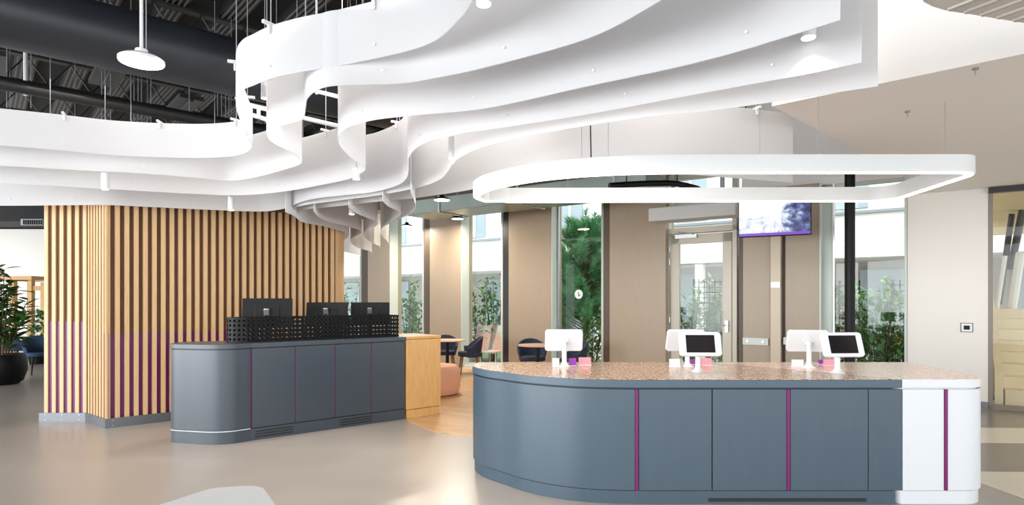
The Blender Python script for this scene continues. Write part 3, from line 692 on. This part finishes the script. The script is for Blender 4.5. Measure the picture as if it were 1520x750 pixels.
# unistrut frames seen through the ribbon folds
uf = thing('strut_frame', 'white steel strut frame seen through the folds of the ribbons', 'strut frame', Pd(440, 160, 6.2))
MB().tube(Pd(365, 155, 6.2), Pd(505, 188, 6.2), .022, 6).tube(Pd(365, 168, 6.3), Pd(420, 185, 6.3), .022, 6).tube(Pd(440, 128, 6.0), Pd(560, 158, 6.0), .02, 6).build('rail', M_whitegl, uf)
MB().tube(Pd(384, 158, 6.25), Pd(384, 176, 6.25), .02, 6).tube(Pd(470, 140, 6.2), (Pd(470, 140, 6.2).x, 6.2, CEIL), .012, 6).build('post', M_whitegl, uf)

# ------------------------------------------------------------------ lamps
def disc_lamp(px, py, d, lab, r=.15, rod=True, power=25):
    p = Pd(px, py, d); t = thing('disc_pendant', lab, 'pendant lamp', p, 0, 'round disc pendants')
    MB().lathe([(r, 0), (r, .018), (r*.85, .035), (.05, .05), (.04, .09), (0.01, .1)], n=36).build('shade', M_whitegl if rod else M_blackp, t, world=False, smooth=True)
    MB().lathe([(r*.96, -.006), (r*.96, .002)], n=36).build('diffuser', M_glow, t, world=False)
    MB().tube((0, 0, .09), (0, 0, CEIL-p.z), .012 if rod else .004, 8).build('rod', M_whitegl, t, world=False)
    MB().tube((.035, 0, .04), (.03, 0, CEIL-p.z), .004, 6).build('cord', M_wire, t, world=False)
    l = bpy.data.lights.new('disc_light', 'AREA'); l.shape = 'DISK'; l.size = r*1.9; l.energy = power; l.color = (1, .88, .72)
    lo = bpy.data.objects.new('disc_light', l); COL.objects.link(lo); lo.parent = t; lo.location = (0, 0, -.02)
disc_lamp(210, 92, 4.4, 'glowing round disc pendant on a white rod in front of the dark duct', .15, True, 20)
disc_lamp(656, 297, 11.2, 'glowing disc pendant just below the ribbons, nearest of the lounge lamps', .15, False, 60)
disc_lamp(679, 325, 13.4, 'small glowing disc pendant in front of the beige pier', .13, False, 60)
disc_lamp(604, 336, 14.6, 'small glowing disc pendant in front of the left lounge window', .13, False, 40)
def spot(px, py, d, lab, r=.036, h=.17, power=4):
    p = Pd(px, py, d); t = thing('spot_cylinder', lab, 'spotlight', p, 0, 'white cylinder spots among the ribbons')
    MB().lathe([(r, 0), (r, h), (r*.6, h+.01)], n=24).build('housing', M_whitegl, t, world=False, smooth=True)
    MB().lathe([(r*.9, -.004), (r*.9, .002)], n=24).build('lens', M_spotg, t, world=False)
    MB().tube((0, 0, h), (0, 0, CEIL-p.z), .003, 5).build('cord', M_wire, t, world=False)
    l = bpy.data.lights.new('spot_light', 'SPOT'); l.energy = power*10; l.spot_size = math.radians(95); l.spot_blend = .8; l.color = (1, .94, .85); l.shadow_soft_size = .03
    lo = bpy.data.objects.new('spot_light', l); COL.objects.link(lo); lo.parent = t; lo.location = (0, 0, -.02)
spot(672, 235, 4.95, 'white cylinder spot hanging between two ribbons near the centre')
spot(156, 281, 6.2, 'white cylinder spot hanging below the ribbons above the partition corner', .036, .16)
spot(343, 312, 7.35, 'white cylinder spot hanging above the left end of the reception desk', .036, .16)
spot(529, 266, 5.9, 'white cylinder spot hidden in a ribbon fold with only its lit rim showing', .036, .1)
spot(522, 318, 7.6, 'white cylinder spot above the monitors near the scalloped ribbons', .036, .15)
spot(1200, 56, 3.0, 'bright white spot below the ribbon at upper right', .035, .1)
spot(718, 6, 2.75, 'bright white spot at the top edge of the view beside the ribbons', .035, .1)
spot(393, 146, 5.0, 'slim spotlight with a warm lens seen through the ribbon gap', .03, .14)

# grey raft at upper right
rz_ = 2.92; ro = [G(1373, -2, rz_), G(1379, 8, rz_), G(1392, 13, rz_), G(1410, 17.5, rz_), G(1440, 22, rz_), G(1520, 35, rz_), G(1700, 62, rz_)]
ro = [(2.0, 1.9)]+catmull([(2.02, 2.2)]+[tuple(v[:2]) for v in ro], 5)+[(4.2, 2.0)]
raft = thing('ceiling_raft', 'grey perforated ceiling raft with rounded corner at the upper right', 'ceiling raft', (3, 2.4, rz_))
MB().prism(ro, rz_, rz_+.1).build('panel', M_raft, raft, bevel=.006)
gm = MB()
for i in range(9):
    a = G(1405+i*24, 14.5+i*4.0, rz_); dd = Vector((.46, -.88, 0)); gm.box(a+dd*(.012+.35)+Vector((0, 0, -.004)), (.026, .7, .012), math.atan2(-.46, -.88))
gm.build('groove', M_raftd, raft)
gm = MB()
for i in range(5):
    for j in range(2): a = G(1430+i*25, 19+i*4.2-j*6, rz_); MB().lathe([(.005, -.003), (.005, .001)], (a.x+.012, a.y, rz_), 10).build('bolt', M_raftd, raft)

# ------------------------------------------------------------------ lounge ceiling gear
gd = thing('flat_duct', 'flat galvanised ventilation duct under the lounge ceiling', 'duct', Pd(660, 310, 12))
a = G(600, 320, 3.42); b = a+FT*5.6
MB().prism([tuple(a[:2]), tuple(b[:2]), tuple((b-FN*.9)[:2]), tuple((a-FN*.9)[:2])], 3.42, 3.72).build('casing', M_galv, gd, bevel=.01)
for s_ in (1, 3, 5):
    p = a+FT*s_; MB().prism([tuple((p+FN*.02)[:2]), tuple((p+FT*.05+FN*.02)[:2]), tuple((p+FT*.05-FN*.92)[:2]), tuple((p-FN*.92)[:2])], 3.40, 3.74).build('flange', M_steel, gd)
lc = thing('lounge_ceiling_raft', 'dark brown ceiling panel above the lounge lamps', 'ceiling panel', (0, 11, 3.9))
a = G(585, 285, 4.0)
MB().prism([(-2.9, 11.6), (1.6, 8.6), (3.1, 11.0), (-2.5, 15.1), (-3.6, 15.6)], 4.45, 4.52).build('panel', mat('lounge_dark', srgb(78, 70, 66), .6), lc)
o = thing('flexible_duct', 'black pipe seen through the ring light above the air curtain', 'duct', Pd(960, 273, 9.0))
pts = [Pd(x, y, 9.0+.1*i) for i, (x, y) in enumerate(((905, 276), (930, 274), (960, 272.5), (990, 272), (1005, 273), (1020, 276), (1035, 280), (1046, 286)))]
mb = MB()
for p, q in zip(pts, pts[1:]): mb.tube(p, q, .045, 12)
mb.build('hose', M_blackp, o, smooth=True)
for p in (pts[1], pts[4]): MB().tube(p, (p.x, p.y, CEIL), .01, 6).build('hanger', M_black, o)

# air curtain above the door
ac = thing('air_curtain', 'white air curtain unit mounted above the glazed door', 'air curtain', fac(1025, .5, 2.95))
a = fac(962, .75); b = fac(1092, .75)
ta = (a-FA).dot(FT); tb_ = (b-FA).dot(FT); P = lambda t, o: tuple((FA+FT*t+FN*o)[:2])
z1 = Pd(962, 329, a.y).z
MB().prism([P(ta, .75), P(tb_, .75), P(tb_, .30), P(ta, .30)], z1, z1+.24).build('casing', M_white, ac, bevel=.02)
MB().prism([P(ta+.1, .7), P(tb_-.1, .7), P(tb_-.1, .6), P(ta+.1, .6)], z1-.006, z1+.001).build('nozzle', M_wire, ac)
MB().prism([P(ta+.3, .4), P(ta+.36, .4), P(ta+.36, .33), P(ta+.3, .33)], z1+.24, 4.05).prism([P(tb_-.3, .4), P(tb_-.36, .4), P(tb_-.36, .33), P(tb_-.3, .33)], z1+.24, 4.05).build('bracket', M_wire, ac)

# television
def tvmat():
    m = bpy.data.materials.new('tv_picture'); m.use_nodes = True; nt = m.node_tree; b = nt.nodes['Principled BSDF']; N_ = nt.nodes.new
    tc = N_('ShaderNodeTexCoord'); sp = N_('ShaderNodeSeparateXYZ'); nt.links.new(tc.outputs['Object'], sp.inputs[0])
    def mth(op, a, b_=None):
        x = N_('ShaderNodeMath'); x.operation = op
        for i, v in enumerate((a, b_)):
            if v is None: continue
            if isinstance(v, (int, float)): x.inputs[i].default_value = v
            else: nt.links.new(v, x.inputs[i])
        return x.outputs[0]
    X = sp.outputs[0]; Z = mth('SUBTRACT', sp.outputs[2], .02)
    ang = mth('ARCTAN2', Z, X); rad = mth('SQRT', mth('ADD', mth('MULTIPLY', X, X), mth('MULTIPLY', Z, Z)))
    cb_ = N_('ShaderNodeCombineXYZ'); nt.links.new(mth('MULTIPLY', ang, 3.2), cb_.inputs[0]); nt.links.new(mth('MULTIPLY', rad, 5), cb_.inputs[1])
    nz = N_('ShaderNodeTexNoise'); nz.inputs['Scale'].default_value = 1.6; nz.inputs['Detail'].default_value = 6; nt.links.new(cb_.outputs[0], nz.inputs['Vector'])
    nz2 = N_('ShaderNodeTexNoise'); nz2.inputs['Scale'].default_value = 9; nz2.inputs['Detail'].default_value = 3; nt.links.new(tc.outputs['Object'], nz2.inputs['Vector'])
    v = mth('ADD', mth('MULTIPLY', nz.outputs['Fac'], .45), mth('MULTIPLY', nz2.outputs['Fac'], .55))
    sky = mth('MULTIPLY', mth('MAXIMUM', mth('SUBTRACT', mth('ADD', Z, .02), mth('MULTIPLY', mth('MAXIMUM', X, 0.0), .9)), 0.0), 3.0); v = mth('ADD', v, sky); v = mth('ADD', v, mth('MULTIPLY', mth('LESS_THAN', X, .1), .10)); v = mth('ADD', v, .03)
    v = mth('SUBTRACT', v, mth('MULTIPLY', mth('MAXIMUM', mth('SUBTRACT', X, .12), 0.0), .55))
    r = ramp_setup(nt, v, [(.30, srgb(18, 22, 60)), (.42, srgb(70, 85, 150)), (.5, srgb(160, 175, 205)), (.58, srgb(225, 232, 245)), (.7, (1, 1, 1, 1))])
    mx = N_('ShaderNodeMix'); mx.data_type = 'RGBA'; nt.links.new(mth('LESS_THAN', sp.outputs[2], -.225), mx.inputs[0]); nt.links.new(r.outputs[0], mx.inputs[6]); mx.inputs[7].default_value = srgb(120, 50, 200)
    nt.links.new(mx.outputs[2], b.inputs['Emission Color']); b.inputs['Emission Strength'].default_value = .85; b.inputs['Base Color'].default_value = (.02, .02, .02, 1); b.inputs['Roughness'].default_value = .3
    return m
p = Pd(1149, 323, 9.0); tw = 88/900*9.0/math.cos(FANG)*.78
tv = thing('wall_television', 'television showing a blurred street scene with a purple bar at the bottom', 'television', p, FANG+math.radians(8))
MB().box((0, 0, 0), (1.0, .05, .56)).build('casing', M_blackp, tv, world=False, bevel=.006)
MB().box((0, -.026, 0), (.975, .004, .53)).build('screen', tvmat(), tv, world=False)
MB().box((0, .25, 0), (.12, .5, .12)).build('bracket', M_blackp, tv, world=False)

# small fittings on walls
def plate(px, py, off, w, h, lab, name, cat, dark=False, m=None):
    p = fac(px, off); p.z = EYE-(py-HY)/900*p.y; t = thing(name, lab, cat, p, FANG)
    pl_ = MB().box((0, -.006, 0), (w, .012, h)).build('plate', m or M_whitegl, t, world=False, bevel=.003)
    if dark: MB().box((0, -.013, 0), (w*.55, .006, h*.5)).build('insert', M_blackp, t, world=False); MB().box((0, -.004, 0), (w*1.12, .006, h*1.12)).build('surround', M_blackp, t, world=False)
    else: MB().box((0, -.014, 0), (w*.6, .006, h*.6)).build('rocker', M_whitegl, t, world=False, bevel=.002)
plate(1435, 486.5, .05, .13, .12, 'square socket plate with a dark centre on the white wall', 'wall_socket', 'socket', True)
plate(1151, 423, .36, .15, .1, 'white switch box on the pale pilaster right of the door', 'wall_switch', 'switch')
for px0, px1, lab in ((1103, 1141, 'white handrail strip on the panel between door and pilaster'), (1163, 1216, 'white handrail strip on the panel right of the pilaster')):
    p = fac((px0+px1)/2, .28); z = EYE-(507-HY)/900*p.y; o = thing('handrail_strip', lab, 'rail', (p.x, p.y, z), FANG)
    w = (fac(px1, .28)-fac(px0, .28)).length
    MB().box((0, -.02, 0), (w, .04, .12)).build('rail', M_frame, o, world=False, bevel=.005)
    for s_ in (-.3, .3): MB().box((w*s_, -.05, 0), (.03, .03, .03)).build('fixing', M_steel, o, world=False)
st_ = fac(859, .02); z = EYE-(437-HY)/900*st_.y
sk = thing('window_sticker', 'round white sticker on the window with the pine tree behind', 'sticker', (st_.x, st_.y, z), FANG)
MB().tube((0, -.004, 0), (0, .0, 0), .095, 32).build('disc', mat('sticker_white', srgb(225, 235, 230), .5), sk, world=False)
MB().box((0, -.006, .0), (.03, .004, .09)).box((.02, -.006, -.02), (.05, .004, .03)).build('figure', M_wire, sk, world=False)
# black column in front of the right window
cp = fac(1261.5, .9)
cc = thing('black_column', 'slim black steel column in front of the wide right window', 'column', (cp.x, cp.y, 0))
MB().tube((cp.x, cp.y, 0), (cp.x, cp.y, 3.6), .07, 24).build('shaft', M_blackp, cc, smooth=True)
MB().lathe([(.14, 0), (.14, .02)], (cp.x, cp.y, 0)).build('base_plate', M_blackp, cc)
cp = fac(507, .5)
cc = thing('dark_post', 'narrow dark post beside the far left window behind the desk', 'post', (cp.x, cp.y, 0))
MB().box((cp.x, cp.y, 1.9), (.1, .1, 3.8)).build('shaft', M_blackp, cc); MB().box((cp.x, cp.y, .01), (.2, .2, .02)).build('base_plate', M_blackp, cc)

# ------------------------------------------------------------------ lounge furniture
def tub_chair(x, y, rz, lab, m=M_dblue, legm=M_legw, group=None):
    t = thing('tub_chair', lab, 'chair', (x, y, 0), rz, group)
    MB().prism(rrect(.5, .48, .16), .38, .47).build('seat', m, t, world=False, smooth=True, bevel=.02)
    n = 25; vs = []; fs = []
    for i in range(n):
        a = math.radians(-20+220*i/(n-1)); hh = .80-.20*abs(math.cos(a))**1.5 if math.sin(a) > 0 else .6-.0*abs(math.sin(a)); hh = .58+.22*max(0, math.sin(a))**.8
        for rr, zz in ((.235, .36), (.295, hh), (.255, hh), (.2, .4)):
            vs.append((rr*math.cos(a)*1.02, rr*math.sin(a)*1.0, zz))
    for i in range(n-1):
        for k in range(4): fs.append((4*i+k, 4*i+(k+1) % 4, 4*i+4+(k+1) % 4, 4*i+4+k))
    fs += [(3, 2, 1, 0), tuple(4*(n-1)+k for k in range(4))]
    MB().add(vs, fs).build('backrest', m, t, world=False, smooth=True, bevel=.008)
    for sx in (-1, 1):
        for sy in (-1, 1): MB().tube((sx*.17, sy*.16, .39), (sx*.22, sy*.21, 0), .02, 10, .012).build('leg', legm, t, world=False)
    return t
def cafe_table(x, y, r, lab):
    t = thing('cafe_table', lab, 'table', (x, y, 0))
    MB().lathe([(r, .72), (r, .745)], n=40).build('tabletop', M_tabletop, t, world=False, bevel=.004)
    MB().tube((0, 0, .02), (0, 0, .72), .035, 16).build('column', M_blackp, t, world=False)
    MB().lathe([(.24, 0), (.23, .015), (.05, .03)], n=32).build('base', M_blackp, t, world=False)
d = 12.6; cafe_table((664-760)/900*d, d, .38, 'round cafe table just beyond the oak cabinet')
tub_chair((660-760)/900*13.3, 13.25, math.radians(0), 'navy tub chair behind the cafe table beyond the oak cabinet')
tub_chair((697-760)/900*12.9, 12.9, math.radians(-80), 'navy tub chair seen side-on in front of the narrow window')
d = 11.2; cafe_table((798-760)/900*d, d, .36, 'round cafe table left of the lone kiosk')
tub_chair((790-760)/900*11.9, 11.95, math.radians(8), 'navy tub chair left of the lone kiosk, behind the cafe table')
tub_chair((850-760)/900*11.3, 11.3, math.radians(-75), 'navy tub chair partly hidden behind the lone kiosk')
pf = thing('round_pouf', 'salmon pink round pouf beside the oak cabinet', 'pouf', ((643-760)/900*10.1, 10.1, 0))
MB().lathe([(.36, 0), (.42, .03), (.45, .12), (.455, .3), (.44, .42), (.39, .48), (.25, .50), (.01, .505)], n=44).build('cushion', M_pink, pf, world=False, smooth=True)
MB().lathe([(.457, .245), (.46, .25), (.457, .255)], n=44).build('piping', M_pink, pf, world=False, smooth=True)

# ------------------------------------------------------------------ left distance: plant, chairs, timber frame
def leafmesh(mb, p, d, up, L, w):
    d = d.normalized(); s_ = d.cross(up).normalized() if d.cross(up).length > 1e-3 else Vector((1, 0, 0)); n = s_.cross(d)
    pts = [p]
    a1 = p+d*L*.35+s_*w*.5+n*.02*L; a2 = p+d*L*.35-s_*w*.5+n*.02*L; b1 = p+d*L*.7+s_*w*.42; b2 = p+d*L*.7-s_*w*.42; e = p+d*L-n*L*.12; c1 = p+d*L*.35-n*.03*L; c2 = p+d*L*.7-n*.04*L
    mb.add([p, a1, b1, e, b2, a2, c1, c2], [(0, 1, 6), (0, 6, 5), (1, 2, 7, 6), (6, 7, 4, 5), (2, 3, 7), (7, 3, 4)])
pp_ = Vector(((1-760)/900*11.3, 11.3, 0))
pl = thing('potted_plant', 'large leafy green plant in a black round pot at the far left', 'plant', pp_)
MB().lathe([(.26, 0), (.34, .06), (.40, .25), (.40, .45), (.36, .56), (.33, .56), (.33, .5)], n=40).build('pot', M_blackp, pl, world=False, smooth=True)
MB().lathe([(.33, .49), (.32, .51)], n=30).build('soil', M_bark, pl, world=False)
stems = MB(); fol = MB(); random.seed(11)
for i in range(22):
    a = random.uniform(0, 2*PI); ln_ = random.uniform(.5, 1.75); tl = random.uniform(.1, .42)
    p0_ = Vector((.1*math.cos(a), .1*math.sin(a), .5)); p1_ = p0_+Vector((math.cos(a)*tl*.5, math.sin(a)*tl*.5, ln_*.6)); p2_ = p0_+Vector((math.cos(a)*tl, math.sin(a)*tl, ln_))
    stems.tube(p0_, p1_, .012, 6, .009).tube(p1_, p2_, .009, 6, .004)
    for k in range(20):
        t = k/19; q = p0_.lerp(p1_, t*2) if t < .5 else p1_.lerp(p2_, t*2-1)
        if t < .15: continue
        b = random.uniform(0, 2*PI); dd = Vector((math.cos(b), math.sin(b), random.uniform(-.1, .8)))
        leafmesh(fol, q, dd, Vector((0, 0, 1)), random.uniform(.2, .36), random.uniform(.1, .17))
stems.build('stems', M_bark, pl, world=False); fol.build('foliage', M_leafd, pl, world=False)
tub_chair((58-760)/900*12.9, 12.9, math.radians(60), 'dark blue lounge chair right of the big potted plant', M_dblue2, M_blackp)
tub_chair((22-760)/900*14.5, 14.5, math.radians(160), 'dark blue chair hidden behind the potted plant leaves', M_dblue2, M_blackp)
fr = thing('timber_booth_frame', 'light timber frame structure behind the potted plant at far left', 'booth frame', Pd(35, 500, 16))
d = 16; za = Pd(0, 410, d).z; zb_ = Pd(0, 428, d).z
X_ = lambda px: (px-760)/900*d
for px in (-24, 20, 46): MB().box((X_(px), d, za/2-.06), (.12, .12, za-.12)).build('post', M_oak, fr)
for px in (-4, 31): MB().box((X_(px), d+1.6, za/2-.06), (.12, .12, za-.12)).build('post', M_oak, fr)
for yy, x0, x1 in ((d, -24, 46), (d+1.6, -24, 46)): MB().box(((X_(x0)+X_(x1))/2, yy, za-.05), (X_(x1)-X_(x0)+.12, .12, .1)).build('beam', M_oak, fr)
for px in (-24, 46): MB().box((X_(px), d+.8, za-.05), (.12, 1.47, .1)).build('beam', M_oak, fr)
MB().box((X_(58), d+.02, zb_), (X_(70)-X_(47), .08, .12)).build('beam', M_oak, fr)
bp_ = thing('potted_shrub', 'small bright green shrub behind the blue lounge chair', 'plant', Pd(57, 480, 15)-Vector((0, 0, Pd(57, 480, 15).z)))
MB().lathe([(.18, 0), (.24, .5), (.2, .5)], n=24).build('pot', M_blackp, bp_, world=False, smooth=True)
fo = MB()
for i in range(160):
    p = Vector((random.gauss(0, .14), random.gauss(0, .14), random.uniform(.5, 1.25))); leafmesh(fo, p, Vector((random.uniform(-1, 1), random.uniform(-1, 1), random.uniform(0, 1))), Vector((0, 0, 1)), .16, .08)
fo.build('foliage', M_leaf, bp_, world=False)

# ------------------------------------------------------------------ outside
struct(MB().box2((-40, 8, -.12), (45, 60, -.06)).build('ground_outside', M_pave)) if False else None
def fo_(t, o, z=0): return FA+FT*t-FN*o+Vector((0, 0, z))
def fprism(mb, t0, t1, o0, o1, z0, z1): return mb.prism([tuple(fo_(t0, o0)[:2]), tuple(fo_(t1, o0)[:2]), tuple(fo_(t1, o1)[:2]), tuple(fo_(t0, o1)[:2])], z0, z1)
struct(fprism(MB(), -22, 24, .16, 30, -.15, -.02).build('ground_outside', M_pave))
struct(fprism(MB(), -22, 24, 1.0, 3.2, -.02, .02).build('planting_bed', M_grass))
eb = thing('white_building', 'white rendered building with upper windows across the courtyard', 'building', fo_(3, 10))
fprism(MB(), -22, 22, 8, 16, 2.75, 9).build('wall', M_extw, eb)
fprism(MB(), -22, 22, 10.2, 10.4, 0, 2.75).build('recessed_wall', M_extshop, eb)
fprism(MB(), -22, 22, 7.9, 8.0, 3.95, 4.02).build('string_course', mat('string_grey', srgb(150, 158, 165), .6), eb)
for i in range(-9, 9):
    t = i*2.2; w_ = fprism(MB(), t, t+1.0, 7.94, 8.02, 4.1, 6.2).build('window', M_extwin, eb); fprism(MB(), t+.46, t+.54, 7.9, 7.97, 4.1, 6.2).build('mullion', M_extw, w_)
for i in range(-5, 6):
    fprism(MB(), i*3.6, i*3.6+2.4, 10.1, 10.22, .1, 2.5).build('shop_window', M_extwin, eb)
    fprism(MB(), i*3.6+2.8, i*3.6+3.05, 8.1, 8.35, 0, 2.75).build('column', M_extw, eb)
# lattice panels outside
def lattice(t0, t1, o, z0, z1, lab, step=.13):
    c = fo_((t0+t1)/2, o, 0); l = thing('wire_trellis', lab, 'trellis', c); m = MB()
    t = t0
    while t < t1: m.tube(fo_(t, o, z0), fo_(t, o, z1), .014, 4); t += step
    z = z0
    while z < z1: m.tube(fo_(t0, o, z), fo_(t1, o, z), .012, 4); z += step
    m.build('grid', M_duct, l)
    for t in (t0, t1): MB().tube(fo_(t, o, -.02), fo_(t, o, z1), .03, 6).build('post', M_duct, l)
tq = lambda px, o: (fac(px, -o)-FA).dot(FT)
lattice(tq(1030, 4), tq(1092, 4), 4, .2, 2.1, 'dark wire trellis seen through the glazed door')
lattice(tq(1236, 4), tq(1275, 4), 4, .2, 2.0, 'dark wire trellis left of the black column through the right window')
lattice(tq(1325, 4), tq(1348, 4), 4, .2, 2.0, 'dark wire trellis at the right edge of the right window')
# bushes
def bush(px, o, h, w, n, lab, m, lf=.15):
    n = int(n*1.6); h = min(h*1.1+.1, 2.2)
    c = fac(px, -o); t = thing('garden_shrub', lab, 'shrub', (c.x, c.y, 0), 0, 'shrubs in the courtyard'); f = MB(); s_ = MB()
    for k in range(7):
        a = random.uniform(0, 2*PI); p0_ = Vector((.05*math.cos(a), .05*math.sin(a), 0)); e = Vector((w*.7*math.cos(a), w*.7*math.sin(a), h*random.uniform(.7, 1)))
        s_.tube(p0_, e, .014, 5, .005)
        for q in range(n//7):
            t_ = random.uniform(.15, 1.05); p = p0_.lerp(e, t_)+Vector((random.gauss(0, w*.25), random.gauss(0, w*.25), random.gauss(0, .06)))
            leafmesh(f, p, Vector((random.uniform(-1, 1), random.uniform(-1, 1), random.uniform(-.3, 1))), Vector((0, 0, 1)), random.uniform(.6, 1.3)*lf, lf*.5)
    s_.build('stems', M_bark, t, world=False); f.build('foliage', m, t, world=False)
random.seed(5)
bl = [(520, 1.5, 2.0, .4, 260, 'green shrub outside the far left window', M_leafp), (606, 1.4, 2.6, .3, 260, 'tall pale shrub outside the second window from left', M_leafp),
      (622, 2.2, 1.5, .4, 220, 'low shrub at the right side of the second window from left', M_leaf), (712, 1.5, 1.7, .3, 200, 'leafy shrub left in the narrow window behind the side-on chair', M_leafp),
      (733, 1.2, 2.1, .35, 300, 'tall green shrub right in the window behind the side-on chair', M_leaf), (880, 1.3, 1.2, .35, 200, 'low pale grass shrub under the pine tree', M_leafp),
      (1022, 1.4, 1.6, .3, 240, 'thin leafy shrub at the left side of the door glass', M_leafp), (1048, 1.8, 1.3, .3, 200, 'low shrub in the middle of the door glass', M_leaf),
      (1073, 1.4, 1.7, .3, 240, 'leafy shrub at the right side of the door glass', M_leafp), (1244, 1.4, 1.6, .3, 240, 'green shrub left of the black column', M_leaf),
      (1283, 1.4, 1.8, .35, 260, 'green shrub right of the black column', M_leafp), (1303, 1.2, 1.3, .35, 240, 'low bushy shrub in the middle of the right window', M_leaf),
      (1322, 1.6, 1.7, .25, 200, 'slender shrub in the right part of the right window', M_leafp), (1338, 1.4, 1.2, .3, 200, 'low shrub at the right end of the right window', M_leaf)]
for b in bl: bush(*b)
# pine tree
c = fac(868, -2.2); pine = thing('pine_tree', 'young pine tree with long soft needles outside the window', 'tree', (c.x, c.y, 0))
tr = MB().tube((0, 0, 0), (.05, 0, 1.8), .07, 10, .05).tube((.05, 0, 1.8), (-.05, 0, 3.4), .05, 8, .02)
nd = MB()
def tuft(p, d, L=.5):
    d = d.normalized()
    for k in range(130):
        q = p+d*random.uniform(0, L); r = Vector((random.gauss(0, 1), random.gauss(0, 1), random.gauss(0, 1))).normalized()
        e = q+(d*.7+r*.7).normalized()*random.uniform(.13, .22); s_ = (e-q).cross(Vector((random.random(), random.random(), random.random()))).normalized()*.0085
        nd.add([q-s_, q+s_, e], [(0, 1, 2)])
random.seed(21)
for i in range(84):
    z = random.uniform(.45, 3.2); a = random.uniform(0, 2*PI); L = (3.9-z)*.34*random.uniform(.7, 1.1)
    s0 = Vector((0, 0, z)); e = s0+Vector((math.cos(a)*L, math.sin(a)*L, L*.45)); tr.tube(s0, e, .018, 6, .008)
    for k in range(4):
        q = s0.lerp(e, .35+.2*k); tuft(q, (e-s0)+Vector((random.gauss(0, .3), random.gauss(0, .3), .5)), .35)
    tuft(e, Vector((math.cos(a)*.4, math.sin(a)*.4, 1)), .4)
for x, h in ((-.42, 3.6), (.25, 3.7), (.02, 3.8), (-.1, 3.4)):
    tr.tube((x*.5, 0, 2.6), (x, 0, h-.3), .015, 6, .008); tuft(Vector((x, 0, h-.5)), Vector((0, 0, 1)), .5)
    tuft(Vector((x, 0, h-.8)), Vector((0, 0, 1)), .5)
tr.build('trunk', M_bark, pine, world=False); nd.build('needles', M_pine, pine, world=False)
# colourful patio chairs seen outside the narrow window
for px, lab in ((716, 'multicoloured garden chair outside, left in the narrow window'), (738, 'multicoloured garden chair outside, right in the narrow window')):
    c = fac(px, -.8); t = thing('garden_chair', lab, 'chair', (c.x, c.y, 0), FANG)
    mm = mat('garden_chair_fabric', srgb(190, 220, 225), .6, col2=srgb(232, 150, 130), nscale=4)
    vs = [(-.28, 0, .3), (.28, 0, .3), (.33, .22, .95), (-.33, .22, .95)]
    MB().add(vs+[(x, y+.03, z) for x, y, z in vs], [(0, 1, 2, 3), (7, 6, 5, 4), (0, 4, 5, 1), (1, 5, 6, 2), (2, 6, 7, 3), (3, 7, 4, 0)]).build('backrest', mm, t, world=False)
    MB().box((0, -.22, .33), (.56, .5, .04)).build('seat', mm, t, world=False)
    for sx in (-.25, .25):
        for sy in (-.4, .0): MB().tube((sx, sy, -.02), (sx, sy, .33), .015, 6).build('leg', M_whitegl, t, world=False)
yb = thing('yellow_planter', 'yellow planter box low in the right part of the right window', 'planter', fac(1334, -2.3))
MB().box(fac(1334, -2.3, .75), (.6, .3, .35), FANG).build('box', mat('yellow_paint', srgb(240, 205, 90), .6), yb)
for s_ in (-.25, .25): MB().box(fac(1334, -2.3, .28)+FT*s_, (.05, .25, .6), FANG).build('leg', M_whitegl, yb)
